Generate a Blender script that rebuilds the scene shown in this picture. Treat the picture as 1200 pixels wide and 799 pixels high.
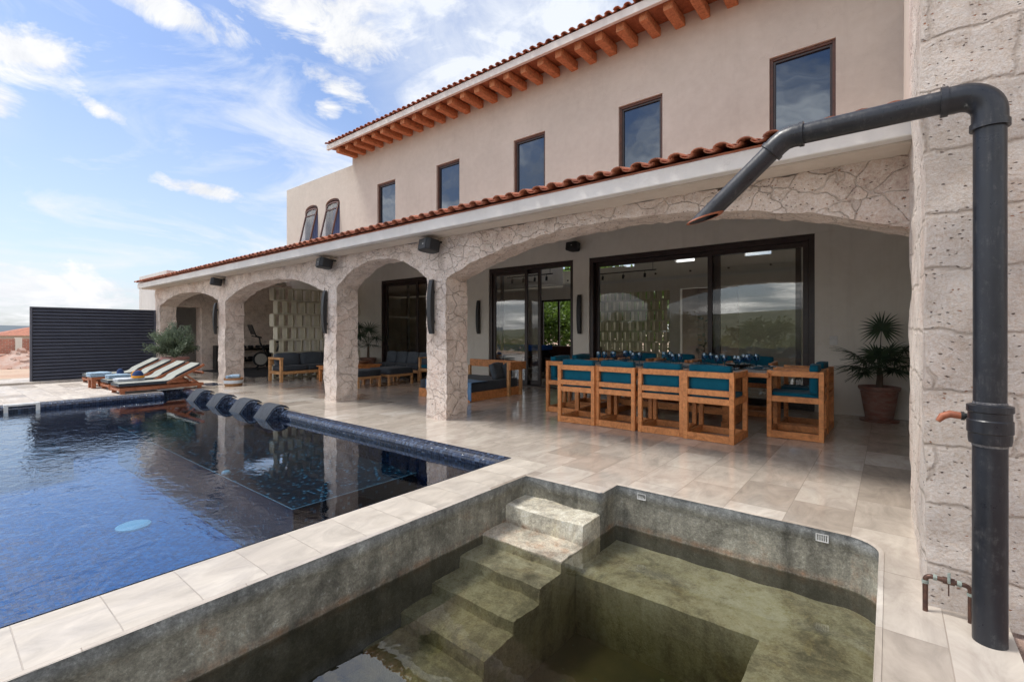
import bpy, math, random
from mathutils import Vector, Matrix, noise
R = math.radians
random.seed(7)
sc = bpy.context.scene
for o in list(bpy.data.objects): bpy.data.objects.remove(o)
C = sc.collection

# ------------------------------------------------------------------ camera
YAW = math.atan2(442, 554)
cd = bpy.data.cameras.new('camera'); cam = bpy.data.objects.new('camera', cd); C.objects.link(cam)
cam.location = (0, 0, 1.35); cam.rotation_euler = (R(90), 0, YAW)
cd.sensor_width = 36; cd.lens = 36 * 554 / 1200; cd.shift_y = -10.5 / 1200
cd.clip_start = .05; cd.clip_end = 8000
sc.camera = cam
sc.render.resolution_x = 1024; sc.render.resolution_y = 681

# ------------------------------------------------------------------ sky and sun
SUN_EL, SUN_AZ = 62, -118          # azimuth measured from +Y towards +X
w = bpy.data.worlds.new('World'); sc.world = w; w.use_nodes = True
nt = w.node_tree; N = nt.nodes; L = nt.links; N.clear()
def nd(tree, t, **k):
    n = tree.nodes.new(t)
    for a, b in k.items(): setattr(n, a, b)
    return n
def mth(tree, op, a, b=None, c=None, clamp=False):
    n = tree.nodes.new('ShaderNodeMath'); n.operation = op; n.use_clamp = clamp
    for i, v in enumerate((a, b, c)):
        if v is None: continue
        if isinstance(v, (int, float)): n.inputs[i].default_value = v
        else: tree.links.new(v, n.inputs[i])
    return n.outputs[0]
out = nd(nt, 'ShaderNodeOutputWorld'); bg = nd(nt, 'ShaderNodeBackground'); bg.inputs[1].default_value = .11
sky = nd(nt, 'ShaderNodeTexSky', sky_type='NISHITA', sun_disc=False)
sky.sun_elevation = R(SUN_EL); sky.sun_rotation = R(SUN_AZ); sky.air_density = 1.0; sky.dust_density = 1.6; sky.ozone_density = 1.3
tc = nd(nt, 'ShaderNodeTexCoord'); sep = nd(nt, 'ShaderNodeSeparateXYZ'); L.new(tc.outputs['Generated'], sep.inputs[0])
az = mth(nt, 'MULTIPLY', mth(nt, 'ARCTAN2', sep.outputs[0], sep.outputs[1]), 57.2958)
el = mth(nt, 'MULTIPLY', mth(nt, 'ARCSINE', sep.outputs[2]), 57.2958)
zc = mth(nt, 'ADD', mth(nt, 'MAXIMUM', sep.outputs[2], 0.0), .16)
pl = nd(nt, 'ShaderNodeCombineXYZ'); L.new(mth(nt, 'DIVIDE', sep.outputs[0], zc), pl.inputs[0]); L.new(mth(nt, 'DIVIDE', sep.outputs[1], zc), pl.inputs[1])
def fbm(vec, scale, detail=6, rough=.55, dist=0.0, loc=(0, 0, 0), scl=(1, 1, 1), rot=0):
    mp = nd(nt, 'ShaderNodeMapping'); mp.inputs['Location'].default_value = loc; mp.inputs['Scale'].default_value = scl; mp.inputs['Rotation'].default_value = (0, 0, rot)
    L.new(vec, mp.inputs[0]); n = nd(nt, 'ShaderNodeTexNoise'); L.new(mp.outputs[0], n.inputs['Vector'])
    n.inputs['Scale'].default_value = scale; n.inputs['Detail'].default_value = detail; n.inputs['Roughness'].default_value = rough; n.inputs['Distortion'].default_value = dist
    return n.outputs[0]
ang = nd(nt, 'ShaderNodeCombineXYZ'); L.new(az, ang.inputs[0]); L.new(el, ang.inputs[1])
n1 = fbm(pl.outputs[0], 5.5, 9, .62, .3); n2 = fbm(pl.outputs[0], 1.3, 9, .6, .35, (3.1, 1.7, 0)); n3 = fbm(ang.outputs[0], .16, 9, .66, .5, (0, 0, 0), (1, 1.6, 1), -.25)
# cumulus placed by azimuth and elevation: (az, el, half width, half height, tilt, weight)
BL = [(-60.5, 33.0, 9.0, 4.2, 0.0, 1.0), (-57.5, 30.3, 4.8, 2.6, .1, 1.0), (-59.0, 25.9, 4.6, 1.5, -.4, .85), (-59.8, 24.0, 1.6, 1.3, 0, .8), (-73.5, 28.6, 6.5, 1.5, -.12, .95), (-77.5, 30.0, 5.5, 1.6, -.2, .8),
      (-84.5, 22.2, 4.4, 2.0, .15, .95), (-86.6, 18.0, 2.4, 1.5, 0, .9), (-79.0, 19.3, 1.8, .55, -.3, .55), (-71.8, 14.1, 4.0, .95, -.12, 1.0),
      (-84, 3.2, 16, 2.3, 0, .85), (-64, 3.0, 9, 2.0, 0, .7)]
cum = None
for (a, e, ww, hh, rt, wt) in BL:
    mp = nd(nt, 'ShaderNodeMapping', vector_type='TEXTURE'); mp.inputs['Location'].default_value = (a, e, 0); mp.inputs['Rotation'].default_value = (0, 0, rt); mp.inputs['Scale'].default_value = (ww, hh, 1)
    L.new(ang.outputs[0], mp.inputs[0]); ln = nd(nt, 'ShaderNodeVectorMath', operation='LENGTH'); L.new(mp.outputs[0], ln.inputs[0])
    v = mth(nt, 'MULTIPLY', mth(nt, 'SUBTRACT', 1.0, mth(nt, 'POWER', ln.outputs['Value'], 1.5)), wt)
    cum = v if cum is None else mth(nt, 'MAXIMUM', cum, v)
cum = mth(nt, 'MAXIMUM', cum, -1.0)
nn = mth(nt, 'SUBTRACT', mth(nt, 'ADD', mth(nt, 'MULTIPLY', n3, .8), mth(nt, 'MULTIPLY', n1, .45)), .62)
cm = mth(nt, 'MULTIPLY', mth(nt, 'ADD', mth(nt, 'MULTIPLY', cum, .75), mth(nt, 'MULTIPLY', nn, 3.4)), 1.7, clamp=True)
# free clouds over the rest of the sky, kept out of the blue north-west quarter
away = nd(nt, 'ShaderNodeMapRange'); L.new(mth(nt, 'ABSOLUTE', mth(nt, 'SUBTRACT', az, -63.0)), away.inputs[0]); away.inputs[1].default_value = 20; away.inputs[2].default_value = 48
hi = nd(nt, 'ShaderNodeMapRange'); L.new(el, hi.inputs[0]); hi.inputs[1].default_value = 34; hi.inputs[2].default_value = 48
aw = mth(nt, 'MAXIMUM', away.outputs[0], hi.outputs[0])
free = mth(nt, 'MULTIPLY', mth(nt, 'MULTIPLY', mth(nt, 'SUBTRACT', n2, .45), 7.0, clamp=True), aw)
# thin haze veils, stronger low down
low = nd(nt, 'ShaderNodeMapRange'); L.new(el, low.inputs[0]); low.inputs[1].default_value = 26; low.inputs[2].default_value = 0; low.inputs[3].default_value = 0; low.inputs[4].default_value = .48
n4 = fbm(ang.outputs[0], .05, 7, .6, .9, (4, 2, 0), (1, 2.6, 1), -.35)
v1 = mth(nt, 'MULTIPLY', mth(nt, 'SUBTRACT', n4, .47), 7.0, clamp=True)
mpv = nd(nt, 'ShaderNodeMapping', vector_type='TEXTURE'); mpv.inputs['Location'].default_value = (-38, 31, 0); mpv.inputs['Scale'].default_value = (20, 13, 1); L.new(ang.outputs[0], mpv.inputs[0])
lnv = nd(nt, 'ShaderNodeVectorMath', operation='LENGTH'); L.new(mpv.outputs[0], lnv.inputs[0])
v2 = mth(nt, 'MULTIPLY', mth(nt, 'SUBTRACT', 1.1, lnv.outputs['Value'], clamp=True), mth(nt, 'MULTIPLY', n3, 1.9))
veil = mth(nt, 'ADD', mth(nt, 'ADD', mth(nt, 'MULTIPLY', mth(nt, 'MULTIPLY', v1, n3), 1.2), mth(nt, 'MULTIPLY', v2, .95)), low.outputs[0], clamp=True)
m1 = nd(nt, 'ShaderNodeMixRGB'); skt = nd(nt, 'ShaderNodeMixRGB', blend_type='MULTIPLY'); skt.inputs[0].default_value = 1; L.new(sky.outputs[0], skt.inputs[1]); skt.inputs[2].default_value = (.60, .66, .76, 1)
L.new(veil, m1.inputs[0]); L.new(skt.outputs[0], m1.inputs[1]); m1.inputs[2].default_value = (3.8, 4.0, 4.35, 1)
call = mth(nt, 'MAXIMUM', cm, free, clamp=True)
rampc = nd(nt, 'ShaderNodeMixRGB'); L.new(mth(nt, 'MULTIPLY', mth(nt, 'SUBTRACT', n3, .3), 2.4, clamp=True), rampc.inputs[0])
rampc.inputs[1].default_value = (3.2, 3.35, 3.65, 1); rampc.inputs[2].default_value = (4.6, 4.6, 4.6, 1)
br_ = nd(nt, 'ShaderNodeMixRGB'); L.new(mth(nt, 'MULTIPLY', free, aw), br_.inputs[0]); L.new(rampc.outputs[0], br_.inputs[1]); br_.inputs[2].default_value = (10.5, 10.3, 10.0, 1); rampc = br_  # clouds out of view are made brighter to light the facade
m2 = nd(nt, 'ShaderNodeMixRGB'); L.new(call, m2.inputs[0]); L.new(m1.outputs[0], m2.inputs[1]); L.new(rampc.outputs[0], m2.inputs[2])
L.new(m2.outputs[0], bg.inputs[0]); L.new(bg.outputs[0], out.inputs[0])

sl = bpy.data.lights.new('sun', 'SUN'); sl.energy = 1.45; sl.angle = R(13); sl.color = (1, .955, .89)
so = bpy.data.objects.new('sun', sl); C.objects.link(so)
sd = Vector((math.sin(R(SUN_AZ)) * math.cos(R(SUN_EL)), math.cos(R(SUN_AZ)) * math.cos(R(SUN_EL)), math.sin(R(SUN_EL))))
so.rotation_euler = sd.to_track_quat('Z', 'Y').to_euler(); so.location = sd * 40
sc.view_settings.view_transform = 'Standard'; sc.view_settings.look = 'None'; sc.view_settings.exposure = 1.12; sc.view_settings.gamma = 1
sc.view_settings.use_curve_mapping = False
sc.cycles.max_bounces = 10; sc.cycles.transparent_max_bounces = 16; sc.cycles.glossy_bounces = 5; sc.cycles.diffuse_bounces = 5
sc.cycles.sample_clamp_indirect = 6

# ------------------------------------------------------------------ materials
def newmat(name):
    m = bpy.data.materials.new(name); m.use_nodes = True
    t = m.node_tree; b = t.nodes['Principled BSDF']
    return m, t, b
def lk(t, a, b): t.links.new(a, b)
def coords(t, space='Object', scale=(1, 1, 1), rot=(0, 0, 0)):
    if space == 'World':
        g = t.nodes.new('ShaderNodeNewGeometry'); o = g.outputs['Position']
    else:
        g = t.nodes.new('ShaderNodeTexCoord'); o = g.outputs['Object']
    mp = t.nodes.new('ShaderNodeMapping'); mp.inputs['Scale'].default_value = scale; mp.inputs['Rotation'].default_value = rot
    lk(t, o, mp.inputs[0]); return mp.outputs[0]
def tnoise(t, vec, s, d=5, r=.55, dist=0):
    n = t.nodes.new('ShaderNodeTexNoise'); lk(t, vec, n.inputs['Vector']); n.inputs['Scale'].default_value = s
    n.inputs['Detail'].default_value = d; n.inputs['Roughness'].default_value = r; n.inputs['Distortion'].default_value = dist
    return n
def ramp(t, fac, stops):
    n = t.nodes.new('ShaderNodeValToRGB'); cr = n.color_ramp
    while len(cr.elements) < len(stops): cr.elements.new(.5)
    for e, (p, c) in zip(cr.elements, stops):
        e.position = p; e.color = (c[0], c[1], c[2], 1) if isinstance(c, tuple) else (c, c, c, 1)
    lk(t, fac, n.inputs[0]); return n.outputs[0]
def mix(t, f, a, b, mode='MIX'):
    n = t.nodes.new('ShaderNodeMixRGB'); n.blend_type = mode
    for i, v in enumerate((f, a, b)):
        if isinstance(v, (int, float)): n.inputs[i].default_value = v if i == 0 else (v, v, v, 1)
        elif isinstance(v, tuple): n.inputs[i].default_value = (*v, 1)
        else: lk(t, v, n.inputs[i])
    return n.outputs[0]
def bump(t, b, h, dist=.01, st=1.0, normal=None):
    n = t.nodes.new('ShaderNodeBump'); n.inputs['Distance'].default_value = dist; n.inputs['Strength'].default_value = st
    lk(t, h, n.inputs['Height'])
    if normal is not None: lk(t, normal, n.inputs['Normal'])
    if b is not None: lk(t, n.outputs[0], b.inputs['Normal'])
    return n.outputs[0]
def simple(name, c1, c2=None, rough=.6, scale=6, stretch=(1, 1, 1), bd=0, bs=40, space='Object', spec=.5, metal=0, det=5):
    m, t, b = newmat(name); v = coords(t, space, stretch)
    c2 = c2 or tuple(x * .75 for x in c1)
    n = tnoise(t, v, scale, det, .6)
    lk(t, ramp(t, n.outputs[0], [(.32, c2), (.68, c1)]), b.inputs['Base Color'])
    b.inputs['Roughness'].default_value = rough; b.inputs['Metallic'].default_value = metal; b.inputs['Specular IOR Level'].default_value = spec
    if bd: bump(t, b, tnoise(t, v, bs, 4, .6).outputs[0], bd)
    return m
M = {}
def stone(name, vor=4.3, block=None, base=(.74, .625, .54), dark=(.50, .40, .33)):
    m, t, b = newmat(name); v = coords(t, 'World')
    wn = tnoise(t, v, 2.2, 3, .5); wv = t.nodes.new('ShaderNodeVectorMath'); wv.operation = 'SCALE'; wv.inputs['Scale'].default_value = .30 if not block else .13
    lk(t, wn.outputs['Color'], wv.inputs[0]); ad = t.nodes.new('ShaderNodeVectorMath'); lk(t, v, ad.inputs[0]); lk(t, wv.outputs[0], ad.inputs[1])
    wn2 = tnoise(t, v, 11, 4, .6); wv2 = t.nodes.new('ShaderNodeVectorMath'); wv2.operation = 'SCALE'; wv2.inputs['Scale'].default_value = .045; lk(t, wn2.outputs['Color'], wv2.inputs[0]); ad2 = t.nodes.new('ShaderNodeVectorMath'); lk(t, ad.outputs[0], ad2.inputs[0]); lk(t, wv2.outputs[0], ad2.inputs[1]); ad = ad2
    if block:
        s = t.nodes.new('ShaderNodeSeparateXYZ'); lk(t, ad.outputs[0], s.inputs[0]); cb = t.nodes.new('ShaderNodeCombineXYZ')
        lk(t, mth(t, 'ADD', s.outputs[0], s.outputs[1]), cb.inputs[0]); lk(t, s.outputs[2], cb.inputs[1])
        br = t.nodes.new('ShaderNodeTexBrick'); lk(t, cb.outputs[0], br.inputs['Vector']); br.inputs['Scale'].default_value = 1
        br.inputs['Brick Width'].default_value = block[0]; br.inputs['Row Height'].default_value = block[1]; br.inputs['Mortar Size'].default_value = .017; br.inputs['Mortar Smooth'].default_value = 1.0
        br.offset = .37; br.squash = .72; br.squash_frequency = 3
        br.inputs['Color1'].default_value = (0, 0, 0, 1); br.inputs['Color2'].default_value = (1, 1, 1, 1); br.inputs['Mortar'].default_value = (.5, .5, .5, 1)
        joint = br.outputs['Fac']; tone = br.outputs['Color']
    else:
        vo = t.nodes.new('ShaderNodeTexVoronoi'); vo.feature = 'DISTANCE_TO_EDGE'; vo.inputs['Scale'].default_value = vor
        mp = t.nodes.new('ShaderNodeMapping'); mp.inputs['Scale'].default_value = (.8, .8, 1.15); lk(t, ad.outputs[0], mp.inputs[0]); lk(t, mp.outputs[0], vo.inputs['Vector'])
        joint = ramp(t, vo.outputs['Distance'], [(.0, 1.0), (.030, 0.0)]); joint = mth(t, 'MULTIPLY', joint, ramp(t, tnoise(t, v, 3.1, 4, .7).outputs[0], [(.38, .4), (.58, 1.)]))
        vc = t.nodes.new('ShaderNodeTexVoronoi'); vc.inputs['Scale'].default_value = vor; lk(t, mp.outputs[0], vc.inputs['Vector']); tone = ramp(t, vc.outputs['Color'], [(0, 0.), (1, 1.)])
    fine = tnoise(t, v, 48 if block else 34, 10, .78); mid = tnoise(t, v, 4.5, 6, .62, .4)
    col = ramp(t, mid.outputs[0], [(.28, dark), (.5, base), (.75, tuple(min(1, x * 1.18) for x in base))])
    col = mix(t, mth(t, 'MULTIPLY', tone, .35), col, (.66, .58, .53))
    col = mix(t, mth(t, 'MULTIPLY', ramp(t, tnoise(t, v, 1.3, 3).outputs[0], [(.5, 0.), (.72, 1.)]), .35), col, (.56, .36, .27))
    col = mix(t, .5, col, ramp(t, fine.outputs[0], [(.38, .26), (.5, .5), (.60, .70)]), 'OVERLAY')
    gr_ = tnoise(t, v, 150 if block else 90, 3, .6); col = mix(t, .45, col, ramp(t, gr_.outputs[0], [(.38, .34), (.62, .66)]), 'OVERLAY')
    pn = t.nodes.new('ShaderNodeTexVoronoi'); pn.inputs['Scale'].default_value = 34 if block else 24; pn.inputs['Randomness'].default_value = 1; mp2 = t.nodes.new('ShaderNodeMapping'); mp2.inputs['Scale'].default_value = (1, 1, 1.8)
    lk(t, ad.outputs[0], mp2.inputs[0]); lk(t, mp2.outputs[0], pn.inputs['Vector'])
    rnd = t.nodes.new('ShaderNodeSeparateColor'); lk(t, pn.outputs['Color'], rnd.inputs[0])
    pit = mth(t, 'MULTIPLY', ramp(t, pn.outputs['Distance'], [(.16, 1.), (.24, 0.)]), mth(t, 'GREATER_THAN', rnd.outputs[0], .60))
    pit2c = mix(t, mth(t, 'GREATER_THAN', rnd.outputs[1], .8), (.12, .075, .06), (.45, .17, .07))
    col = mix(t, mth(t, 'MULTIPLY', pit, .85), col, pit2c)
    col = mix(t, mth(t, 'MULTIPLY', joint, .55 if block else .40), col, (.50, .41, .34) if block else (.34, .27, .22))
    lk(t, col, b.inputs['Base Color']); b.inputs['Roughness'].default_value = .92; b.inputs['Specular IOR Level'].default_value = .2
    h = mth(t, 'SUBTRACT', mth(t, 'ADD', mth(t, 'MULTIPLY', fine.outputs[0], .55), mth(t, 'MULTIPLY', mid.outputs[0], .7)), mth(t, 'MULTIPLY', joint, .34 if block else .46))
    h = mth(t, 'SUBTRACT', h, mth(t, 'MULTIPLY', pit, .5))
    bump(t, b, h, .040 if block else .034)
    return m
M['stone'] = stone('cantera_stone')
M['block_stone'] = stone('cantera_blocks', block=(.52, .29), base=(.82, .72, .635), dark=(.62, .52, .445))
def plaster(name, c, c2=None):
    m, t, b = newmat(name); v = coords(t, 'World')
    n = tnoise(t, v, .9, 6, .65, .6); n2 = tnoise(t, v, 7, 6, .6)
    c2 = c2 or tuple(x * .88 for x in c)
    col = ramp(t, n.outputs[0], [(.3, c2), (.7, c)]); col = mix(t, .22, col, ramp(t, n2.outputs[0], [(.3, .4), (.7, .62)]), 'OVERLAY')
    st = tnoise(t, coords(t, 'World', (3.2, 3.2, .22)), 2.0, 5, .6)
    col = mix(t, mth(t, 'MULTIPLY', ramp(t, st.outputs[0], [(.55, 0.), (.8, 1.)]), .16), col, (.30, .25, .21))
    lk(t, col, b.inputs['Base Color']); b.inputs['Roughness'].default_value = .88; b.inputs['Specular IOR Level'].default_value = .2
    vh = t.nodes.new('ShaderNodeTexVoronoi'); vh.feature = 'DISTANCE_TO_EDGE'; vh.inputs['Scale'].default_value = .55; wq = t.nodes.new('ShaderNodeVectorMath'); wq.operation = 'ADD'; lk(t, v, wq.inputs[0]); lk(t, tnoise(t, v, 2.5, 6, .7).outputs['Color'], wq.inputs[1]); lk(t, wq.outputs[0], vh.inputs['Vector'])
    hl = mth(t, 'MULTIPLY', ramp(t, vh.outputs['Distance'], [(0, 1.), (.004, 0.)]), ramp(t, tnoise(t, v, .7, 3).outputs[0], [(.5, 0.), (.62, 1.)]))
    col = mix(t, mth(t, 'MULTIPLY', hl, .22), col, (.22, .18, .15)); lk(t, col, b.inputs['Base Color'])
    bump(t, b, mth(t, 'ADD', n2.outputs[0], mth(t, 'MULTIPLY', tnoise(t, v, 55, 3, .6).outputs[0], .3)), .006)
    return m
M['stucco'] = plaster('stucco', (.60, .555, .49)); M['white_stucco'] = plaster('white_stucco', (.66, .64, .61)); M['grey_stucco'] = plaster('grey_stucco', (.72, .675, .60))
M['concrete_fascia'] = plaster('painted_fascia', (.74, .71, .67))
M['soffit'] = plaster('soffit', (.64, .56, .48))
def travertine(name, bw, rh, swap, off=.5, gloss=.3, flat=None):
    m, t, b = newmat(name); v = coords(t, 'World'); s = t.nodes.new('ShaderNodeSeparateXYZ'); lk(t, v, s.inputs[0]); cb = t.nodes.new('ShaderNodeCombineXYZ')
    a, c = (s.outputs[1], s.outputs[0]) if swap else (s.outputs[0], s.outputs[1])
    lk(t, mth(t, 'ADD', a, 20.03), cb.inputs[0]); lk(t, mth(t, 'ADD', c, 20.2), cb.inputs[1])
    br = t.nodes.new('ShaderNodeTexBrick'); lk(t, cb.outputs[0], br.inputs['Vector']); br.inputs['Scale'].default_value = 1; br.offset = off
    br.inputs['Brick Width'].default_value = bw; br.inputs['Row Height'].default_value = rh; br.inputs['Mortar Size'].default_value = .0022; br.inputs['Mortar Smooth'].default_value = .2
    br.inputs['Color1'].default_value = (0, 0, 0, 1); br.inputs['Color2'].default_value = (1, 1, 1, 1); br.inputs['Bias'].default_value = -.1
    wv = t.nodes.new('ShaderNodeVectorMath'); wv.operation = 'SCALE'; wv.inputs['Scale'].default_value = 5.0; lk(t, br.outputs['Color'], wv.inputs[0])
    ad = t.nodes.new('ShaderNodeVectorMath'); lk(t, v, ad.inputs[0]); lk(t, wv.outputs[0], ad.inputs[1])
    mp = t.nodes.new('ShaderNodeMapping'); mp.inputs['Scale'].default_value = (1.0, 2.6, 1) if not swap else (2.2, 1.0, 1); lk(t, ad.outputs[0], mp.inputs[0])
    ve = tnoise(t, mp.outputs[0], 2.6, 9, .68, .8)
    tile = ramp(t, br.outputs['Color'], [(0, (.36, .305, .25)), (.18, (.47, .41, .345)), (.45, (.545, .485, .415)), (.75, (.49, .43, .365)), (.93, (.61, .565, .505)), (1, (.46, .35, .25))])
    if flat: tile = mix(t, (.8 if bw < .4 else .15), tile, flat)
    col = mix(t, .75, tile, ramp(t, ve.outputs[0], [(.25, .28), (.5, .5), (.75, .70)]), 'OVERLAY')
    col = mix(t, mth(t, 'MULTIPLY', ramp(t, tnoise(t, v, .55, 4).outputs[0], [(.48, 0.), (.7, 1.)]), .3), col, (.33, .29, .26))
    col = mix(t, mth(t, 'MULTIPLY', br.outputs['Fac'], .42), col, (.33, .27, .22))
    lk(t, col, b.inputs['Base Color'])
    lk(t, ramp(t, tnoise(t, mp.outputs[0], 3, 5).outputs[0], [(.3, gloss * .55), (.75, gloss * 1.5)]), b.inputs['Roughness']); b.inputs['Specular IOR Level'].default_value = .68
    h = mth(t, 'SUBTRACT', mth(t, 'MULTIPLY', tnoise(t, v, 8, 3).outputs[0], .15), br.outputs['Fac'])
    bump(t, b, h, .0022)
    return m
M['deck'] = travertine('travertine_deck', .66, .40, True, .5, .13, (.52, .475, .415))
M['coping'] = travertine('travertine_coping', .317, .7, True, 0, .5, (.50, .45, .38))
M['light_deck'] = travertine('light_travertine', .6, .4, False, .5, .6)
def wood(name, c1, c2, rough=.45, ax=None):
    m, t, b = newmat(name); v = coords(t, 'Object', (2.2, 2.2, 2.2)); oi = t.nodes.new('ShaderNodeObjectInfo')
    ad = t.nodes.new('ShaderNodeVectorMath'); lk(t, v, ad.inputs[0]); lk(t, oi.outputs['Random'], ad.inputs[1])
    n = tnoise(t, ad.outputs[0], 2.3, 7, .65, 2.6); n2 = tnoise(t, coords(t, 'Object', (14, 3, 14)), 3, 5, .6, .5)
    col = ramp(t, n.outputs[0], [(.3, c2), (.52, c1), (.72, tuple(min(1, x * 1.25) for x in c1))])
    col = mix(t, .5, col, ramp(t, n2.outputs[0], [(.3, .32), (.65, .62)]), 'OVERLAY')
    lk(t, col, b.inputs['Base Color']); b.inputs['Roughness'].default_value = rough; b.inputs['Specular IOR Level'].default_value = .4
    bump(t, b, n2.outputs[0], .002)
    return m
M['teak'] = wood('teak', (.62, .25, .085), (.40, .14, .042)); M['beamwood'] = wood('vigas', (.50, .205, .095), (.32, .115, .055), .75)
M['redwood'] = wood('lounger_wood', (.36, .125, .055), (.22, .07, .03), .5); M['tablewood'] = wood('table_wood', (.20, .10, .06), (.10, .05, .03), .3)
M['palewood'] = wood('pale_teak', (.60, .32, .14), (.42, .20, .08)); M['plank'] = wood('soffit_boards', (.33, .12, .055), (.22, .08, .04), .75)
M['doorwood'] = wood('door_wood', (.11, .045, .025), (.06, .025, .015), .5)
def fabric(name, c, s=.10):
    m, t, b = newmat(name); v = coords(t, 'Object'); n = tnoise(t, v, 3.5, 5, .6)
    lk(t, ramp(t, n.outputs[0], [(.3, tuple(x * .78 for x in c)), (.7, tuple(x * 1.1 for x in c))]), b.inputs['Base Color']); b.inputs['Roughness'].default_value = .95
    b.inputs['Specular IOR Level'].default_value = .15
    b.inputs['Sheen Weight'].default_value = s; bump(t, b, mth(t, 'ADD', tnoise(t, v, 9, 4).outputs[0], mth(t, 'MULTIPLY', tnoise(t, v, 260, 2).outputs[0], .12)), .014)
    return m
M['teal'] = fabric('teal_fabric', (.004, .095, .150)); M['grey_fabric'] = fabric('charcoal_fabric', (.055, .062, .072)); M['sling'] = fabric('pale_canvas', (.36, .37, .33)); M['slate_fabric'] = fabric('slate_fabric', (.085, .098, .115))
M['blue_throw'] = fabric('blue_throw', (.13, .24, .40)); M['towel_blue'] = fabric('pale_blue_towel', (.35, .48, .60)); M['towel_white'] = fabric('white_towel', (.62, .66, .70)); M['navy_cloth'] = fabric('navy_cloth', (.03, .06, .16)); M['orange_cloth'] = fabric('orange_cloth', (.65, .27, .03))
M['pad'] = fabric('wet_grey_pad', (.05, .058, .072)); M['curtain'] = fabric('curtain', (.14, .18, .32))
M['black'] = simple('black_plastic', (.014, .015, .016), rough=.45, bd=.001, bs=200); M['charmetal'] = simple('dark_speaker', (.018, .019, .022), rough=.6)
M['pipe'] = simple('black_pipe', (.016, .019, .026), (.009, .010, .014), .30, 9, (1, 1, .3), .0012, 30); t = M['pipe'].node_tree; b = t.nodes['Principled BSDF']; src = b.inputs['Base Color'].links[0].from_socket
sc1 = tnoise(t, coords(t, 'Object', (1, 1, .12)), 60, 6, .75); sc2 = tnoise(t, coords(t, 'Object'), 14, 7, .8)
dust = mth(t, 'MULTIPLY', ramp(t, sc2.outputs[0], [(.50, 0.), (.72, 1.)]), ramp(t, sc1.outputs[0], [(.45, 0.), (.62, 1.)]))
lk(t, mix(t, mth(t, 'MULTIPLY', dust, .5), src, (.16, .155, .15)), b.inputs['Base Color']); lk(t, ramp(t, sc2.outputs[0], [(.3, .22), (.7, .52)]), b.inputs['Roughness'])
M['weld'] = simple('pipe_weld', (.22, .21, .20), (.05, .05, .06), .7, 60)
M['copper'] = simple('old_copper', (.16, .085, .06), (.07, .045, .04), .42, 30, metal=.7); M['verdigris'] = simple('verdigris', (.33, .42, .38), (.2, .2, .17), .7, 60); M['rust'] = simple('red_valve', (.40, .12, .05), (.22, .07, .035), .55, 30)
M['brown_frame'] = simple('bronze_frame', (.040, .022, .018), (.022, .013, .012), .38, 8); M['rustframe'] = simple('window_frame_brown', (.13, .055, .035), (.07, .032, .022), .5, 10)
M['metal_fence'] = simple('fence_metal', (.085, .09, .115), (.07, .075, .10), .4, 3, (1, 1, 1), 0); M['steel'] = simple('grate_steel', (.55, .53, .48), (.4, .38, .34), .5, 30, metal=.2)
M['switch'] = simple('switch_plastic', (.72, .71, .68), rough=.4); M['porcelain'] = simple('glazed_plate', (.03, .09, .16), (.30, .34, .36), .15, 14)
M['blue_felt'] = fabric('blue_felt', (.005, .09, .42)); M['rubber'] = simple('rubber_mat', (.02, .02, .022), rough=.9); M['cream_block'] = simple('cream_block', (.66, .61, .47), (.56, .52, .40), .85, 5, bd=.003, bs=50, space='World')
M['drain'] = simple('pale_drain', (.42, .56, .54), (.30, .45, .45), .6, 25)
M['terracotta'] = simple('clay_tile', (.50, .175, .09), (.26, .10, .065), .75, 4.5, bd=.004, bs=30, space='World', det=8)
M['pot'] = simple('old_clay_pot', (.23, .085, .055), (.30, .20, .17), .7, 7, (1, 1, 2.5), .004, 25, det=8); M['pinkpot'] = simple('pink_rim', (.52, .27, .24), rough=.7); M['whitepot'] = simple('white_pot', (.62, .59, .57), rough=.6)
M['wicker'] = simple('wicker', (.42, .22, .10), (.25, .12, .05), .85, 40, (1, 1, 4)); M['bark'] = simple('bark', (.16, .11, .075), (.08, .055, .04), .9, 20, (1, 1, .3), .01, 25)
M['soil'] = simple('soil', (.07, .05, .035), rough=1)
def leafmat(name, c1, c2, tr=.25):
    m, t, b = newmat(name); v = coords(t, 'World'); n = tnoise(t, v, 3, 3); n2 = t.nodes.new('ShaderNodeTexWhiteNoise')
    sn = t.nodes.new('ShaderNodeVectorMath'); sn.operation = 'SNAP'; sn.inputs[1].default_value = (.09, .09, .09); lk(t, v, sn.inputs[0]); lk(t, sn.outputs[0], n2.inputs['Vector'])
    f = mth(t, 'ADD', mth(t, 'MULTIPLY', n.outputs[0], .6), mth(t, 'MULTIPLY', n2.outputs['Value'], .4))
    lk(t, ramp(t, f, [(.3, c2), (.7, c1)]), b.inputs['Base Color']); b.inputs['Roughness'].default_value = .55
    trn = t.nodes.new('ShaderNodeBsdfTranslucent'); trn.inputs[0].default_value = (*[x * 1.4 for x in c1], 1); mx = t.nodes.new('ShaderNodeMixShader'); mx.inputs[0].default_value = tr
    o = t.nodes['Material Output']; lk(t, b.outputs[0], mx.inputs[1]); lk(t, trn.outputs[0], mx.inputs[2]); lk(t, mx.outputs[0], o.inputs[0])
    return m
M['palm'] = leafmat('palm_leaf', (.055, .09, .045), (.025, .045, .026), .15); M['olive'] = leafmat('olive_leaf', (.13, .17, .105), (.045, .07, .04)); M['leaf'] = leafmat('garden_leaf', (.14, .22, .035), (.045, .09, .018), .35)
M['scrub'] = leafmat('scrub_leaf', (.16, .19, .07), (.07, .09, .035)); M['darkleaf'] = leafmat('dark_leaf', (.03, .05, .03), (.012, .02, .014), .1); M['cactus'] = simple('cactus_skin', (.10, .16, .07), (.06, .1, .05), .6, 10)
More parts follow.
